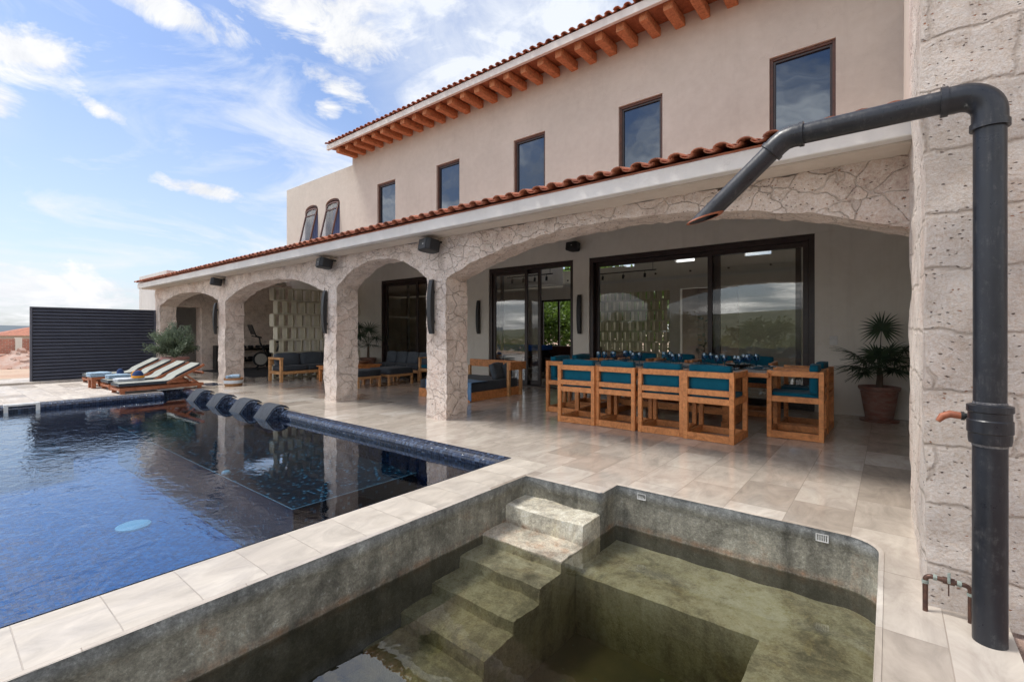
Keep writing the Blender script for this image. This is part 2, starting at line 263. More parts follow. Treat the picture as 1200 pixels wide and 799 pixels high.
def glassy(name, tint, boost=1.0, rough=0.0, f0=.05, bumpf=None, gcol=(1, 1, 1), pwr=5.0):
    m = bpy.data.materials.new(name); m.use_nodes = True; t = m.node_tree; t.nodes.clear()
    o = t.nodes.new('ShaderNodeOutputMaterial'); tr = t.nodes.new('ShaderNodeBsdfTransparent'); tr.inputs[0].default_value = (*tint, 1)
    gl = t.nodes.new('ShaderNodeBsdfGlossy'); gl.inputs['Roughness'].default_value = rough; gl.inputs['Color'].default_value = (*gcol, 1)
    g = t.nodes.new('ShaderNodeNewGeometry'); nrm = g.outputs['Normal']
    if bumpf: nrm = bumpf(t); lk(t, nrm, gl.inputs['Normal'])
    dt = t.nodes.new('ShaderNodeVectorMath'); dt.operation = 'DOT_PRODUCT'; lk(t, nrm, dt.inputs[0]); lk(t, g.outputs['Incoming'], dt.inputs[1])
    x = mth(t, 'ABSOLUTE', dt.outputs['Value']); p = mth(t, 'POWER', mth(t, 'SUBTRACT', 1.0, x, clamp=True), pwr)
    f = mth(t, 'MULTIPLY', mth(t, 'ADD', mth(t, 'MULTIPLY', p, 1 - f0), f0), boost, clamp=True)
    mx = t.nodes.new('ShaderNodeMixShader'); lk(t, f, mx.inputs[0]); lk(t, tr.outputs[0], mx.inputs[1]); lk(t, gl.outputs[0], mx.inputs[2]); lk(t, mx.outputs[0], o.inputs[0])
    return m
M['glass'] = glassy('door_glass', (.975, .98, .975), 1.0, 0, .026); M['mirror_glass'] = glassy('coated_door_glass', (.93, .94, .935), 1.0, 0, .085); M['sash_glass'] = glassy('sash_glass', (.8, .82, .85), 1.0, 0, .014); M['teal_glass'] = glassy('teal_glass', (.24, .64, .78), 1.0, .02, .10); M['clear'] = glassy('clear_glass', (.93, .95, .94), 1, 0, .05)
def pw(t):
    v = coords(t, 'World', (1.0, 1.5, 1)); v2 = coords(t, 'World')
    s = t.nodes.new('ShaderNodeSeparateXYZ'); lk(t, v2, s.inputs[0])
    calm = t.nodes.new('ShaderNodeMapRange'); lk(t, mth(t, 'SUBTRACT', mth(t, 'MULTIPLY', s.outputs[1], 1.0), mth(t, 'MULTIPLY', s.outputs[0], -.10)), calm.inputs[0])
    calm.inputs[1].default_value = -.3; calm.inputs[2].default_value = 1.9; calm.inputs[3].default_value = 1.0; calm.inputs[4].default_value = .07
    n1 = tnoise(t, v, 3.0, 3, .5, .8); n2 = tnoise(t, v, 9.5, 4, .55, .5)
    h = mth(t, 'MULTIPLY', mth(t, 'ADD', mth(t, 'MULTIPLY', n1.outputs[0], 1.0), mth(t, 'MULTIPLY', n2.outputs[0], .35)), calm.outputs[0])
    return bump(t, None, h, .011)
def cw(t):
    v = coords(t, 'World'); return bump(t, None, tnoise(t, v, 3.5, 3, .5, .3).outputs[0], .0022)
M['pool_water'] = glassy('pool_water', (.45, .66, .84), 1.0, .0, .09, pw, (.9, .95, 1), 4.2); M['plunge_water'] = glassy('plunge_water', (.74, .74, .68), 1.0, .0, .11, cw, (1, 1, 1), 4.2)
t = M['plunge_water'].node_tree; va = t.nodes.new('ShaderNodeVolumeAbsorption'); va.inputs['Color'].default_value = (.58, .59, .44, 1); va.inputs['Density'].default_value = 2.3
t.links.new(va.outputs[0], [n for n in t.nodes if n.type == 'OUTPUT_MATERIAL'][0].inputs['Volume'])
m, t, b = newmat('window_pane'); M['winpane'] = m; b.inputs['Base Color'].default_value = (.012, .022, .04, 1); b.inputs['Roughness'].default_value = .02; b.inputs['IOR'].default_value = 2.0; b.inputs['Specular Tint'].default_value = (.78, .88, 1, 1)
bump(t, b, tnoise(t, coords(t, 'World'), 1.1, 2).outputs[0], .006)
def mosaic(name, cols, s=.035, rough=.12, spec=.6):
    m, t, b = newmat(name); v = coords(t, 'World'); sn = t.nodes.new('ShaderNodeVectorMath'); sn.operation = 'SNAP'; sn.inputs[1].default_value = (s, s, s)
    of = t.nodes.new('ShaderNodeVectorMath'); of.inputs[1].default_value = (.0131, .0117, .019); lk(t, v, of.inputs[0]); lk(t, of.outputs[0], sn.inputs[0])
    wn = t.nodes.new('ShaderNodeTexWhiteNoise'); lk(t, sn.outputs[0], wn.inputs['Vector'])
    col = ramp(t, wn.outputs['Value'], cols); df = t.nodes.new('ShaderNodeVectorMath'); df.operation = 'SUBTRACT'; lk(t, of.outputs[0], df.inputs[0]); lk(t, sn.outputs[0], df.inputs[1])
    sp = t.nodes.new('ShaderNodeSeparateXYZ'); lk(t, df.outputs[0], sp.inputs[0])
    g = mth(t, 'MAXIMUM', mth(t, 'LESS_THAN', sp.outputs[0], s * .07), mth(t, 'LESS_THAN', sp.outputs[1], s * .07)); g = mth(t, 'MAXIMUM', g, mth(t, 'LESS_THAN', sp.outputs[2], s * .07))
    col = mix(t, mth(t, 'MULTIPLY', g, .5), col, (.13, .15, .19)); lk(t, col, b.inputs['Base Color']); b.inputs['Roughness'].default_value = rough; b.inputs['Specular IOR Level'].default_value = spec
    bump(t, b, mth(t, 'ADD', wn.outputs['Value'], g), .0012)
    return m
M['mosaic'] = mosaic('navy_mosaic', [(0, (.010, .014, .026)), (.5, (.016, .024, .05)), (.8, (.028, .042, .08)), (1, (.06, .09, .15))])
M['bandmosaic'] = mosaic('band_mosaic', [(0, (.05, .075, .12)), (.5, (.10, .14, .22)), (1, (.22, .28, .38))])
M['deepmosaic'] = mosaic('deep_mosaic', [(0, (.002, .05, .13)), (.5, (.003, .095, .24)), (1, (.010, .16, .34))], .035, .6, .0)
M['shelfmosaic'] = mosaic('shelf_mosaic', [(0, (.003, .007, .010)), (.7, (.006, .015, .020)), (.90, (.015, .04, .05)), (1, (.09, .26, .30))], .03, .6, .0)
def wetconcrete(name, top, mid, line=-.365, water_shade=None):
    m, t, b = newmat(name); v = coords(t, 'World'); s = t.nodes.new('ShaderNodeSeparateXYZ'); lk(t, v, s.inputs[0])
    n = tnoise(t, v, 1.7, 12, .82, 1.2); n2 = tnoise(t, v, 22, 8, .78); n3 = tnoise(t, coords(t, 'World', (6, 6, .6)), 2.2, 5)
    col = ramp(t, n.outputs[0], [(.30, tuple(x * .40 for x in mid)), (.44, mid), (.57, tuple(x * 1.45 for x in mid)), (.74, (.22, .14, .085))])
    band = mth(t, 'MULTIPLY', mth(t, 'ADD', mth(t, 'ADD', s.outputs[2], .10), mth(t, 'MULTIPLY', mth(t, 'SUBTRACT', n.outputs[0], .5), .16)), 15, clamp=True)
    col = mix(t, mth(t, 'MULTIPLY', band, .8), col, top)
    # lime streaks and the rusty tide line at the water level
    col = mix(t, mth(t, 'MULTIPLY', ramp(t, n2.outputs[0], [(.56, 0.), (.68, 1.)]), .5), col, (.42, .43, .39))
    tide = mth(t, 'SUBTRACT', 1.0, mth(t, 'MULTIPLY', mth(t, 'ABSOLUTE', mth(t, 'ADD', s.outputs[2], -line - .02)), 26), clamp=True)
    col = mix(t, mth(t, 'MULTIPLY', tide, mth(t, 'ADD', mth(t, 'MULTIPLY', mth(t, 'SUBTRACT', n3.outputs[0], .38, clamp=True), 2.4), .05)), col, (.21, .105, .05))
    col = mix(t, .55, col, ramp(t, n2.outputs[0], [(.34, .30), (.64, .66)]), 'OVERLAY')
    big = tnoise(t, v, .9, 8, .7, 1.5); col = mix(t, .9, col, ramp(t, big.outputs[0], [(.34, .22), (.5, .5), (.66, .72)]), 'OVERLAY'); col = mix(t, .6, col, ramp(t, n3.outputs[0], [(.35, .30), (.65, .64)]), 'OVERLAY')
    if water_shade:   # underwater gloom painted into the wall colour below the waterline
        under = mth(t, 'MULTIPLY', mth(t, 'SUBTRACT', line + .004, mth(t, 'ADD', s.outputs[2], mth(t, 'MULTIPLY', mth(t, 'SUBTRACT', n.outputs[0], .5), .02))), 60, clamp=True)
        col = mix(t, mth(t, 'MULTIPLY', under, .85), col, mix(t, n.outputs[0], tuple(x * .5 for x in water_shade), tuple(x * 1.5 for x in water_shade)))
    lk(t, col, b.inputs['Base Color']); b.inputs['Roughness'].default_value = .6; b.inputs['Specular IOR Level'].default_value = .35
    cr_ = tnoise(t, v, 70, 6, .8); lk(t, mix(t, .55, col, ramp(t, cr_.outputs[0], [(.40, .30), (.5, .5), (.60, .74)]), 'OVERLAY'), b.inputs['Base Color'])
    bump(t, b, mth(t, 'ADD', n.outputs[0], mth(t, 'ADD', mth(t, 'MULTIPLY', n2.outputs[0], .5), mth(t, 'MULTIPLY', cr_.outputs[0], .2))), .016)
    return m
M['basin'] = wetconcrete('stained_concrete', (.225, .235, .235), (.18, .17, .135), water_shade=(.045, .042, .024)); M['steps'] = wetconcrete('step_concrete', (.46, .42, .35), (.46, .43, .345))
M['basin_floor'] = simple('algae_floor', (.30, .25, .13), (.08, .10, .06), .8, 1.3, space='World', det=10)
def ground(name, c1, c2, c3):
    m, t, b = newmat(name); v = coords(t, 'World'); n = tnoise(t, v, .12, 8, .65); n2 = tnoise(t, v, 5, 6, .7)
    col = mix(t, .35, ramp(t, n.outputs[0], [(.35, c1), (.52, c2), (.68, c3)]), ramp(t, n2.outputs[0], [(.3, .35), (.7, .65)]), 'OVERLAY')
    lk(t, col, b.inputs['Base Color']); b.inputs['Roughness'].default_value = .95; bump(t, b, n2.outputs[0], .04); return m
M['sand'] = ground('sandy_ground', (.42, .25, .17), (.50, .37, .27), (.20, .20, .09)); M['gravel'] = simple('pink_gravel', (.44, .31, .25), (.28, .19, .15), .95, 45, bd=.02, bs=60, space='World'); M['hill'] = simple('hill_scrub', (.20, .19, .11), (.06, .08, .04), 1, .05, space='World', det=10)
M['farhill'] = simple('far_hill', (.12, .15, .17), (.09, .11, .13), 1, .004, space='World', det=8)
m, t, b = newmat('red_brick'); M['brick'] = m; v = coords(t, 'Object'); s = t.nodes.new('ShaderNodeSeparateXYZ'); lk(t, v, s.inputs[0]); cb = t.nodes.new('ShaderNodeCombineXYZ'); lk(t, mth(t, 'ADD', s.outputs[0], s.outputs[1]), cb.inputs[0]); lk(t, s.outputs[2], cb.inputs[1])
br = t.nodes.new('ShaderNodeTexBrick'); lk(t, cb.outputs[0], br.inputs['Vector']); br.inputs['Scale'].default_value = 1; br.inputs['Brick Width'].default_value = .26; br.inputs['Row Height'].default_value = .11; br.inputs['Mortar Size'].default_value = .008
br.inputs['Color1'].default_value = (.40, .15, .10, 1); br.inputs['Color2'].default_value = (.30, .12, .085, 1); br.inputs['Mortar'].default_value = (.38, .33, .28, 1)
lk(t, mix(t, .7, br.outputs[0], ramp(t, tnoise(t, v, .8, 5).outputs[0], [(.35, .3), (.65, .66)]), 'OVERLAY'), b.inputs['Base Color']); b.inputs['Roughness'].default_value = .9
m = bpy.data.materials.new('lamp_glow'); m.use_nodes = True; M['glow'] = m; b = m.node_tree.nodes['Principled BSDF']; b.inputs['Emission Color'].default_value = (1, .36, .08, 1); b.inputs['Emission Strength'].default_value = 3

# ------------------------------------------------------------------ mesh helpers
class MB:
    def __init__(s): s.v = []; s.f = []
    def add(s, vs, fs):
        k = len(s.v); s.v += [tuple(x) for x in vs]; s.f += [tuple(i + k for i in f) for f in fs]; return s
    def box(s, a, b):
        (x0, y0, z0), (x1, y1, z1) = a, b
        return s.add([(x0, y0, z0), (x1, y0, z0), (x1, y1, z0), (x0, y1, z0), (x0, y0, z1), (x1, y0, z1), (x1, y1, z1), (x0, y1, z1)],
                     [(0, 3, 2, 1), (4, 5, 6, 7), (0, 1, 5, 4), (1, 2, 6, 5), (2, 3, 7, 6), (3, 0, 4, 7)])
    def obox(s, c, size, mat):
        hx, hy, hz = (q / 2 for q in size); vs = [Vector(c) + mat @ Vector((x, y, z)) for z in (-hz, hz) for (x, y) in ((-hx, -hy), (hx, -hy), (hx, hy), (-hx, hy))]
        return s.add(vs, [(0, 3, 2, 1), (4, 5, 6, 7), (0, 1, 5, 4), (1, 2, 6, 5), (2, 3, 7, 6), (3, 0, 4, 7)])
    def tube(s, pts, r, n=12, cap=True):
        pts = [Vector(p) for p in pts]; rs = r if isinstance(r, (list, tuple)) else [r] * len(pts); rings = []; k0 = len(s.v)
        up = None
        for i, p in enumerate(pts):
            d = (pts[min(i + 1, len(pts) - 1)] - pts[max(i - 1, 0)]).normalized()
            if up is None: up = d.orthogonal().normalized()
            a = (up - d * up.dot(d)).normalized(); up = a; bb = d.cross(a)
            s.v += [tuple(p + (a * math.cos(2 * math.pi * j / n) + bb * math.sin(2 * math.pi * j / n)) * rs[i]) for j in range(n)]
        for i in range(len(pts) - 1):
            for j in range(n):
                a, b2 = k0 + i * n + j, k0 + i * n + (j + 1) % n; s.f.append((a, b2, b2 + n, a + n))
        if cap: s.f.append(tuple(k0 + j for j in range(n))[::-1]); s.f.append(tuple(k0 + (len(pts) - 1) * n + j for j in range(n)))
        return s
    def lathe(s, prof, c=(0, 0, 0), n=24, cap=True):
        k0 = len(s.v)
        for (r, z) in prof: s.v += [(c[0] + r * math.cos(2 * math.pi * j / n), c[1] + r * math.sin(2 * math.pi * j / n), c[2] + z) for j in range(n)]
        for i in range(len(prof) - 1):
            for j in range(n):
                a, b2 = k0 + i * n + j, k0 + i * n + (j + 1) % n; s.f.append((a, b2, b2 + n, a + n))
        if cap: s.f.append(tuple(k0 + j for j in range(n))[::-1]); s.f.append(tuple(k0 + (len(prof) - 1) * n + j for j in range(n)))
        return s
    def grid(s, fn, nu, nv):
        k = len(s.v); s.v += [tuple(fn(i / nu, j / nv)) for j in range(nv + 1) for i in range(nu + 1)]
        for j in range(nv):
            for i in range(nu): a = k + j * (nu + 1) + i; s.f.append((a, a + 1, a + nu + 2, a + nu + 1))
        return s
    def prism(s, poly, ext):   # poly: 3D points, ext vector
        n = len(poly); e = Vector(ext); vs = [Vector(p) for p in poly] + [Vector(p) + e for p in poly]
        return s.add(vs, [tuple(range(n))[::-1], tuple(range(n, 2 * n))] + [(i, (i + 1) % n, (i + 1) % n + n, i + n) for i in range(n)])
    def build(s, name, mat, parent=None, bevel=0, smooth=False, sub=0, label=None):
        me = bpy.data.meshes.new(name); me.from_pydata(s.v, [], s.f); me.materials.append(mat)
        import bmesh
        bm = bmesh.new(); bm.from_mesh(me); bmesh.ops.recalc_face_normals(bm, faces=bm.faces) if len(s.f) < 60000 else None; bm.to_mesh(me); bm.free()
        if smooth: me.polygons.foreach_set('use_smooth', [True] * len(me.polygons))
        o = bpy.data.objects.new(name, me); C.objects.link(o)
        if parent: o.parent = parent
        if bevel:
            bv = o.modifiers.new('bevel', 'BEVEL'); bv.width = bevel; bv.segments = 2; bv.limit_method = 'ANGLE'; bv.angle_limit = R(50)
        if sub:
            sb = o.modifiers.new('sub', 'SUBSURF'); sb.levels = sub; sb.render_levels = sub
        if smooth and hasattr(me, 'shade_smooth') and not sub:
            try:
                import numpy as np
            except Exception: pass
        if label: o['label'] = label
        return o
def autosmooth(o, ang=35):
    me = o.data; me.polygons.foreach_set('use_smooth', [True] * len(me.polygons))
    try: me.set_sharp_from_angle(angle=R(ang))
    except Exception: pass
    return o
def thing(name, label, cat, loc=(0, 0, 0), rz=0, group=None):
    o = bpy.data.objects.new(name, None); C.objects.link(o); o.location = loc; o.rotation_euler = (0, 0, rz); o.empty_display_size = .2
    o['label'] = label; o['category'] = cat
    if group: o['group'] = group
    return o
def tag(o, label, cat, group=None):
    o['label'] = label; o['category'] = cat
    if group: o['group'] = group
    return o
def struct(o, kind='structure', label=None):
    o['kind'] = kind
    if label: o['label'] = label
    return o
def children(o): return [c for c in C.objects if c.parent == o]
def dup(o, loc=None, rz=None, label=None, parent=None):
    c = o.copy(); C.objects.link(c); c.parent = parent
    if loc is not None: c.location = loc
    if rz is not None: c.rotation_euler = (0, 0, rz)
    if label: c['label'] = label
    for ch in children(o): dup(ch, parent=c)
    return c
def pnoise(p, f, amp):
    v = noise.noise_vector(Vector(p) * f); return Vector(p) + v * amp
def cushion(name, a, b, mat, parent, puff=.03, n=8, label=None):
    (x0, y0, z0), (x1, y1, z1) = a, b; mb = MB(); cx, cy, cz = (x0 + x1) / 2, (y0 + y1) / 2, (z0 + z1) / 2; h = Vector(((x1 - x0) / 2, (y1 - y0) / 2, (z1 - z0) / 2))
    for ax in range(3):
        for sg in (-1, 1):
            u, v = [(1, 2), (2, 0), (0, 1)][ax]
            def fn(i, j, ax=ax, sg=sg, u=u, v=v):
                q = [0, 0, 0]; q[ax] = sg; q[u] = (2 * i - 1) ; q[v] = 2 * j - 1
                p = Vector([q[k] * h[k] for k in range(3)])
                # rounded edges and a soft swell on each face
                sw = (1 - q[u] ** 2) * (1 - q[v] ** 2)
                p[ax] += sg * puff * (sw ** .6 - .35)
                p += noise.noise_vector(Vector((p.x + cx, p.y + cy, p.z + cz)) * 5) * .006
                return (p.x + cx, p.y + cy, p.z + cz)
            mb.grid(fn, n, n)
    o = mb.build(name, mat, parent, smooth=True, label=label)
    import bmesh
    bm = bmesh.new(); bm.from_mesh(o.data); bmesh.ops.remove_doubles(bm, verts=bm.verts, dist=min(.02, min(h) * .5)); bmesh.ops.recalc_face_normals(bm, faces=bm.faces); bm.to_mesh(o.data); bm.free()
    return o

# ------------------------------------------------------------------ ground, terrace, pools
WL, WP = -.135, -.365
def rects(lst, z): 
    mb = MB()
    for (x0, y0, x1, y1) in lst: mb.add([(x0, y0, z), (x1, y0, z), (x1, y1, z), (x0, y1, z)], [(0, 1, 2, 3)])
    return mb
mb = rects([(-19.6, 3.97, .6, 15.1), (-2.69, 3.58, -1.9, 3.97), (-1.9, 3.87, -.25, 3.97), (-.03, -5, .43, 3.65)], 0)
arc = [(-.25 + .22 * math.cos(R(a)), 3.65 + .22 * math.sin(R(a)), 0) for a in range(0, 91, 9)]
k = len(arc); mb.add(arc + [(-.25, 3.97, 0), (.43, 3.97, 0), (.43, 3.65, 0)], [tuple(range(k + 3))])
mb.add([(.43, 3.65, 0), (.6, 3.65, 0), (.6, 3.97, 0), (.43, 3.97, 0)], [(0, 1, 2, 3)])
mb.add([(.43, 3.65, 0), (.43, -5, 0), (.43, -5, -.12), (.43, 3.65, -.12)], [(0, 1, 2, 3)])
struct(mb.build('terrace_paving', M['deck']))
mb = rects([(-17.2, -6, -12.8, 3.42), (-17.2, 3.42, -13.25, 4.45), (-17.2, 4.45, -14.1, 5.0)], .004); mb.add([(-17.2, -6, .004), (-17.2, 5, .004), (-17.2, 5, -.3), (-17.2, -6, -.3)], [(0, 1, 2, 3)])
struct(mb.build('lounger_terrace', M['light_deck']))
struct(rects([(-22, -6, -17.2, 5.3)], -.15).build('lower_path', M['light_deck']))
mb = MB(); mb.grid(lambda u, v: (-3.165 + .475 * u + (.004 * noise.noise((v * 9, u, 0)) if u == 1 else 0), -5 + 8.97 * v, .006 - (.006 if u in (0, 1) else 0)), 8, 120)
mb.add([(-3.165, -5, 0), (-3.165, 3.97, 0), (-3.165, 3.97, -.035), (-3.165, -5, -.035)], [(0, 1, 2, 3)])
struct(mb.build('pool_coping', M['coping']))
# pool shell
mb = MB(); PX0, PX1, PY0, PY1 = -12.8, -3.18, -6, 3.97
def lip(mb, a, b, inward):   # glazed tile lip along a-b, a chamfer then a small roll and the wall
    a, b, n = Vector(a), Vector(b), Vector(inward)
    prof = [(0, 0), (.012, -.004), (.075, -.035), (.095, -.05), (.11, -.075), (.112, -.10), (.10, -.12), (.10, -1.6)]
    mb.grid(lambda u, v: a.lerp(b, u) + n * prof[round(v * 7)][0] + Vector((0, 0, prof[round(v * 7)][1])), 1, 7)
lip(mb, (-13.25, 3.97, 0), (PX1, 3.97, 0), (0, -1, 0)); lip(mb, (PX0, 3.42, .004), (PX0, -6, .004), (1, 0, 0)); lip(mb, (-13.25, 3.97, 0), (-13.25, 3.42, 0), (1, 0, 0)); lip(mb, (-13.25, 3.42, 0), (PX0, 3.42, 0), (0, 1, 0))
mb.add([(PX1, -6, 0), (PX1, 3.97, 0), (PX1, 3.97, -1.6), (PX1, -6, -1.6)], [(0, 1, 2, 3)])
mb.add([(-13.25, -6, -1.6), (-3, -6, -1.6), (-3, -6, 0), (-13.25, -6, 0)], [(0, 1, 2, 3)])
struct(autosmooth(mb.build('pool_wall', M['mosaic']), 50))
struct(MB().add([(-13.3, -6, -1.1), (-3.1, -6, -1.1), (-3.1, 4, -1.1), (-13.3, 4, -1.1)], [(0, 1, 2, 3)]).build('pool_floor', M['deepmosaic']))
mb = MB(); mb.box((-11.2, 2.3, -1.1), (-4.6, 3.86, -.40)); mb.box((-4.6, 2.85, -1.1), (-4.0, 3.86, -.62)); mb.box((-12.7, -6, -1.1), (-10.6, 1.6, -.75)); mb.box((-4.0, 3.2, -1.1), (-3.2, 3.86, -.52))
struct(mb.build('pool_shelf', M['shelfmosaic'], bevel=.01))
mb = MB()
for p in ((-4.6, 2.3, -4.6, 3.86), (-11.2, 2.3, -4.6, 2.3)): pass
mb.box((-11.2, 2.295, -.400), (-4.597, 2.30, -.397)); mb.box((-4.602, 2.30, -.400), (-4.597, 3.86, -.397)); mb.box((-4.6, 2.845, -.618), (-4.0, 2.85, -.612)); mb.box((-4.0, 3.195, -.518), (-3.2, 3.2, -.512))
struct(mb.build('pool_shelf_trim', M['drain']))
for (x, y, r, lab) in ((-7.44, 1.68, .18, 'round pale drain cover on the pool floor near the coping'), (-6.4, 2.36, .05, 'small round pale fitting on the edge of the underwater shelf')):
    d = MB().lathe([(r, 0), (r, .02), (r * .8, .035), (0.001, .04)], (0, 0, 0), 24).build('drain_cover', M['drain']); d.location = (x, y, -1.1 if r > .1 else -.9); tag(d, lab, 'drain cover')
    d.location.z = -1.098 if r > .1 else -.398
struct(rects([(-13.25, -6, -3.18, 3.97)], WL).build('pool_water', M['pool_water']))
# channel behind loungers
mb = MB(); mb.box((-14.1, 4.5, -.02), (-13.3, 4.9, .003)); struct(mb.build('water_channel', M['mosaic']))
# skimmer
s = thing('skimmer', 'white weir skimmer set in the tiled far rim of the pool', 'skimmer', (-12.8, 1.2, 0))
mb = MB(); mb.box((-.02, -.24, -.20), (.125, -.18, .012)); mb.box((-.02, .18, -.20), (.125, .24, .012)); mb.box((-.02, -.18, -.03), (.125, .18, .008)); mb.build('frame', M['switch'], s, .006)
MB().box((.02, -.18, -.17), (.06, .18, -.05)).build('weir_flap', M['steel'], s); MB().box((.06, -.18, -.115), (.075, .18, -.10)).build('bar', M['switch'], s)
# plunge pool basin
path = [(-2.69, -5), (-2.69, 3.58), (-1.9, 3.58), (-1.9, 3.87)] + [(a[0], a[1]) for a in arc[::-1]] + [(-.03, -5)]
pts = []
for (a, b) in zip(path[:-1], path[1:]):
    n = max(1, int(math.dist(a, b) / .08)); pts += [(a[0] + (b[0] - a[0]) * i / n, a[1] + (b[1] - a[1]) * i / n) for i in range(n)]
pts.append(path[-1]); mb = MB(); nv = 48
def wallp(u, v):
    p = pts[round(u * (len(pts) - 1))]; z = -1.35 * v
    i_ = round(u * (len(pts) - 1)); a_, b_ = pts[max(0, i_ - 1)], pts[min(len(pts) - 1, i_ + 1)]; dd = Vector((b_[0] - a_[0], b_[1] - a_[1], 0)).normalized(); inw = Vector((dd.y, -dd.x, 0))
    lipw = .014 if z > -.085 + .012 * noise.noise((p[0] * 3, p[1] * 3, 0)) else 0
    q = pnoise(Vector((p[0], p[1], z)) + inw * lipw, 5, .007); q = pnoise(q, 21, .005)
    if v == 0: q.z = 0.0
    # a slightly undercut band below the rim
    if .06 < v < .1: q += Vector((0, 0, -.004))
    return q
mb.grid(wallp, len(pts) - 1, nv)
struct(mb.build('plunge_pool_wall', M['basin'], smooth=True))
mb = MB(); q = [pts[i] for i in range(0, len(pts), 3)]
rim = MB()
for (a, b) in zip(pts[:-1], pts[1:]):
    d = Vector((b[0] - a[0], b[1] - a[1], 0)).normalized(); n = Vector((-d.y, d.x, 0))
    rim.add([(a[0] - n.x * .019, a[1] - n.y * .019, -.002), (b[0] - n.x * .019, b[1] - n.y * .019, -.002), (b[0] + n.x * .006, b[1] + n.y * .006, .004), (a[0] + n.x * .006, a[1] + n.y * .006, .004)], [(0, 1, 2, 3)])
struct(rim.build('plunge_pool_rim', M['deck']))
struct(MB().add([(-2.75, -5, -.98), (.1, -5, -.98), (.1, 4, -.98), (-2.75, 4, -.98)], [(0, 1, 2, 3)]).build('plunge_pool_floor', M['basin_floor']))
random.seed(31); lf = MB()
for i in range(70):
    x, y = random.uniform(-1.85, -.65), random.uniform(1.2, 3.1); s_ = random.uniform(.006, .02) if i > 5 else random.uniform(.05, .09); a0 = random.uniform(0, 6); k_ = len(lf.v)
    lf.v += [(x + s_ * random.uniform(.6, 1.1) * math.cos(a0 + j * .9), y + s_ * random.uniform(.5, 1) * math.sin(a0 + j * .9), -.976) for j in range(7)]; lf.f.append(tuple(range(k_, k_ + 7)))
struct(lf.build('pool_sediment', simple('lime_flakes', (.34, .38, .24), (.2, .25, .17), .9)), 'stuff', 'pale flakes and specks lying on the murky plunge pool floor')['category'] = 'sediment'
tops = [(-.19, 3.28), (-.348, 2.97), (-.433, 2.69), (-.53, 2.40), (-.615, 2.11), (-.72, 1.80), (-.83, 1.5)]
prev = 3.60; mb = MB()
for i, (z, yf) in enumerate(tops):
    xr = -1.905
    z0 = -1.0
    def st(a, b, z0, z1, mb=mb):
        (x0, y0), (x1, y1) = a, b; nx, ny, nz = 20, 8, 4
        fs = [lambda u, v: (x0 + (x1 - x0) * u, y0 + (y1 - y0) * v, z1), lambda u, v: (x0 + (x1 - x0) * u, y0, z0 + (z1 - z0) * v), lambda u, v: (x1, y0 + (y1 - y0) * u, z0 + (z1 - z0) * v)]
        for f, (a_, b_) in zip(fs, ((nx, ny), (nx, nz), (ny, nz))):
            def g(u, v, f=f):
                p = Vector(f(u, v)); r_ = .014
                # soften worn nosing
                if abs(p.z - z1) < 1e-6 and abs(p.y - y0) < 1e-6: p.z -= r_ * .6; p.y += r_ * .5
                if abs(p.z - z1) < 1e-6 and abs(p.x - x1) < 1e-6: p.z -= r_ * .5
                return pnoise(pnoise(p, 4, .012), 19, .004)
            mb.grid(g, a_, b_)
    st((-2.70, yf), (xr, prev + .02), z0, z); prev = yf
struct(mb.build('plunge_pool_steps', M['steps'], smooth=False))
mb = MB()
def bench(x0, y0, x1, y1, z1=-.50):
    mb.grid(lambda u, v: pnoise((x0 + (x1 - x0) * u, y0 + (y1 - y0) * v, z1 - (.02 if v == 0 else 0)), 5, .012), 24, 10)
bench(-1.9, 3.18, 0, 3.9); mb.grid(lambda u, v: pnoise((-1.9 + 1.28 * u, 3.18, -1.0 + .48 * v), 5, .012), 24, 4)
mb.grid(lambda u, v: pnoise((-.62 + .62 * u, -5 + 8.18 * v, -.50 - (.02 if u == 0 else 0)), 5, .012), 8, 90); mb.grid(lambda u, v: pnoise((-.62, -5 + 8.18 * u, -1.0 + .48 * v), 5, .012), 90, 4)
struct(mb.build('plunge_pool_bench', M['steps'], smooth=True))
wm = MB(); wp = [(-2.70, -4.99), (-.02, -4.99), (-.02, 3.88), (-1.91, 3.88), (-1.91, 3.60), (-2.70, 3.60)]; wm.prism([(x, y, -1.2) for x, y in wp], (0, 0, 1.2 + WP)); struct(wm.build('plunge_pool_water', M['plunge_water']))
for (x, y, lab) in ((-1.66, 3.862, 'small slotted overflow grate high in plunge wall, the one nearest the steps'), (-.36, 3.862, 'small slotted overflow grate beside the rounded corner of the plunge pool')):
    g = thing('overflow_grate', lab, 'grate', (x, y, -.06)); mb = MB()
    for i in range(6): mb.box((-.033 + i * .0125, -.006, -.022), (-.028 + i * .0125, .004, .022))
    mb.build('slats', M['switch'], g); mb = MB(); mb.box((-.037, -.008, -.026), (.039, .004, -.022)); mb.box((-.037, -.008, .022), (.039, .004, .026)); mb.box((-.037, -.008, -.024), (-.0335, .004, .024)); mb.box((.0355, -.008, -.024), (.039, .004, .024)); mb.build('frame', M['switch'], g)
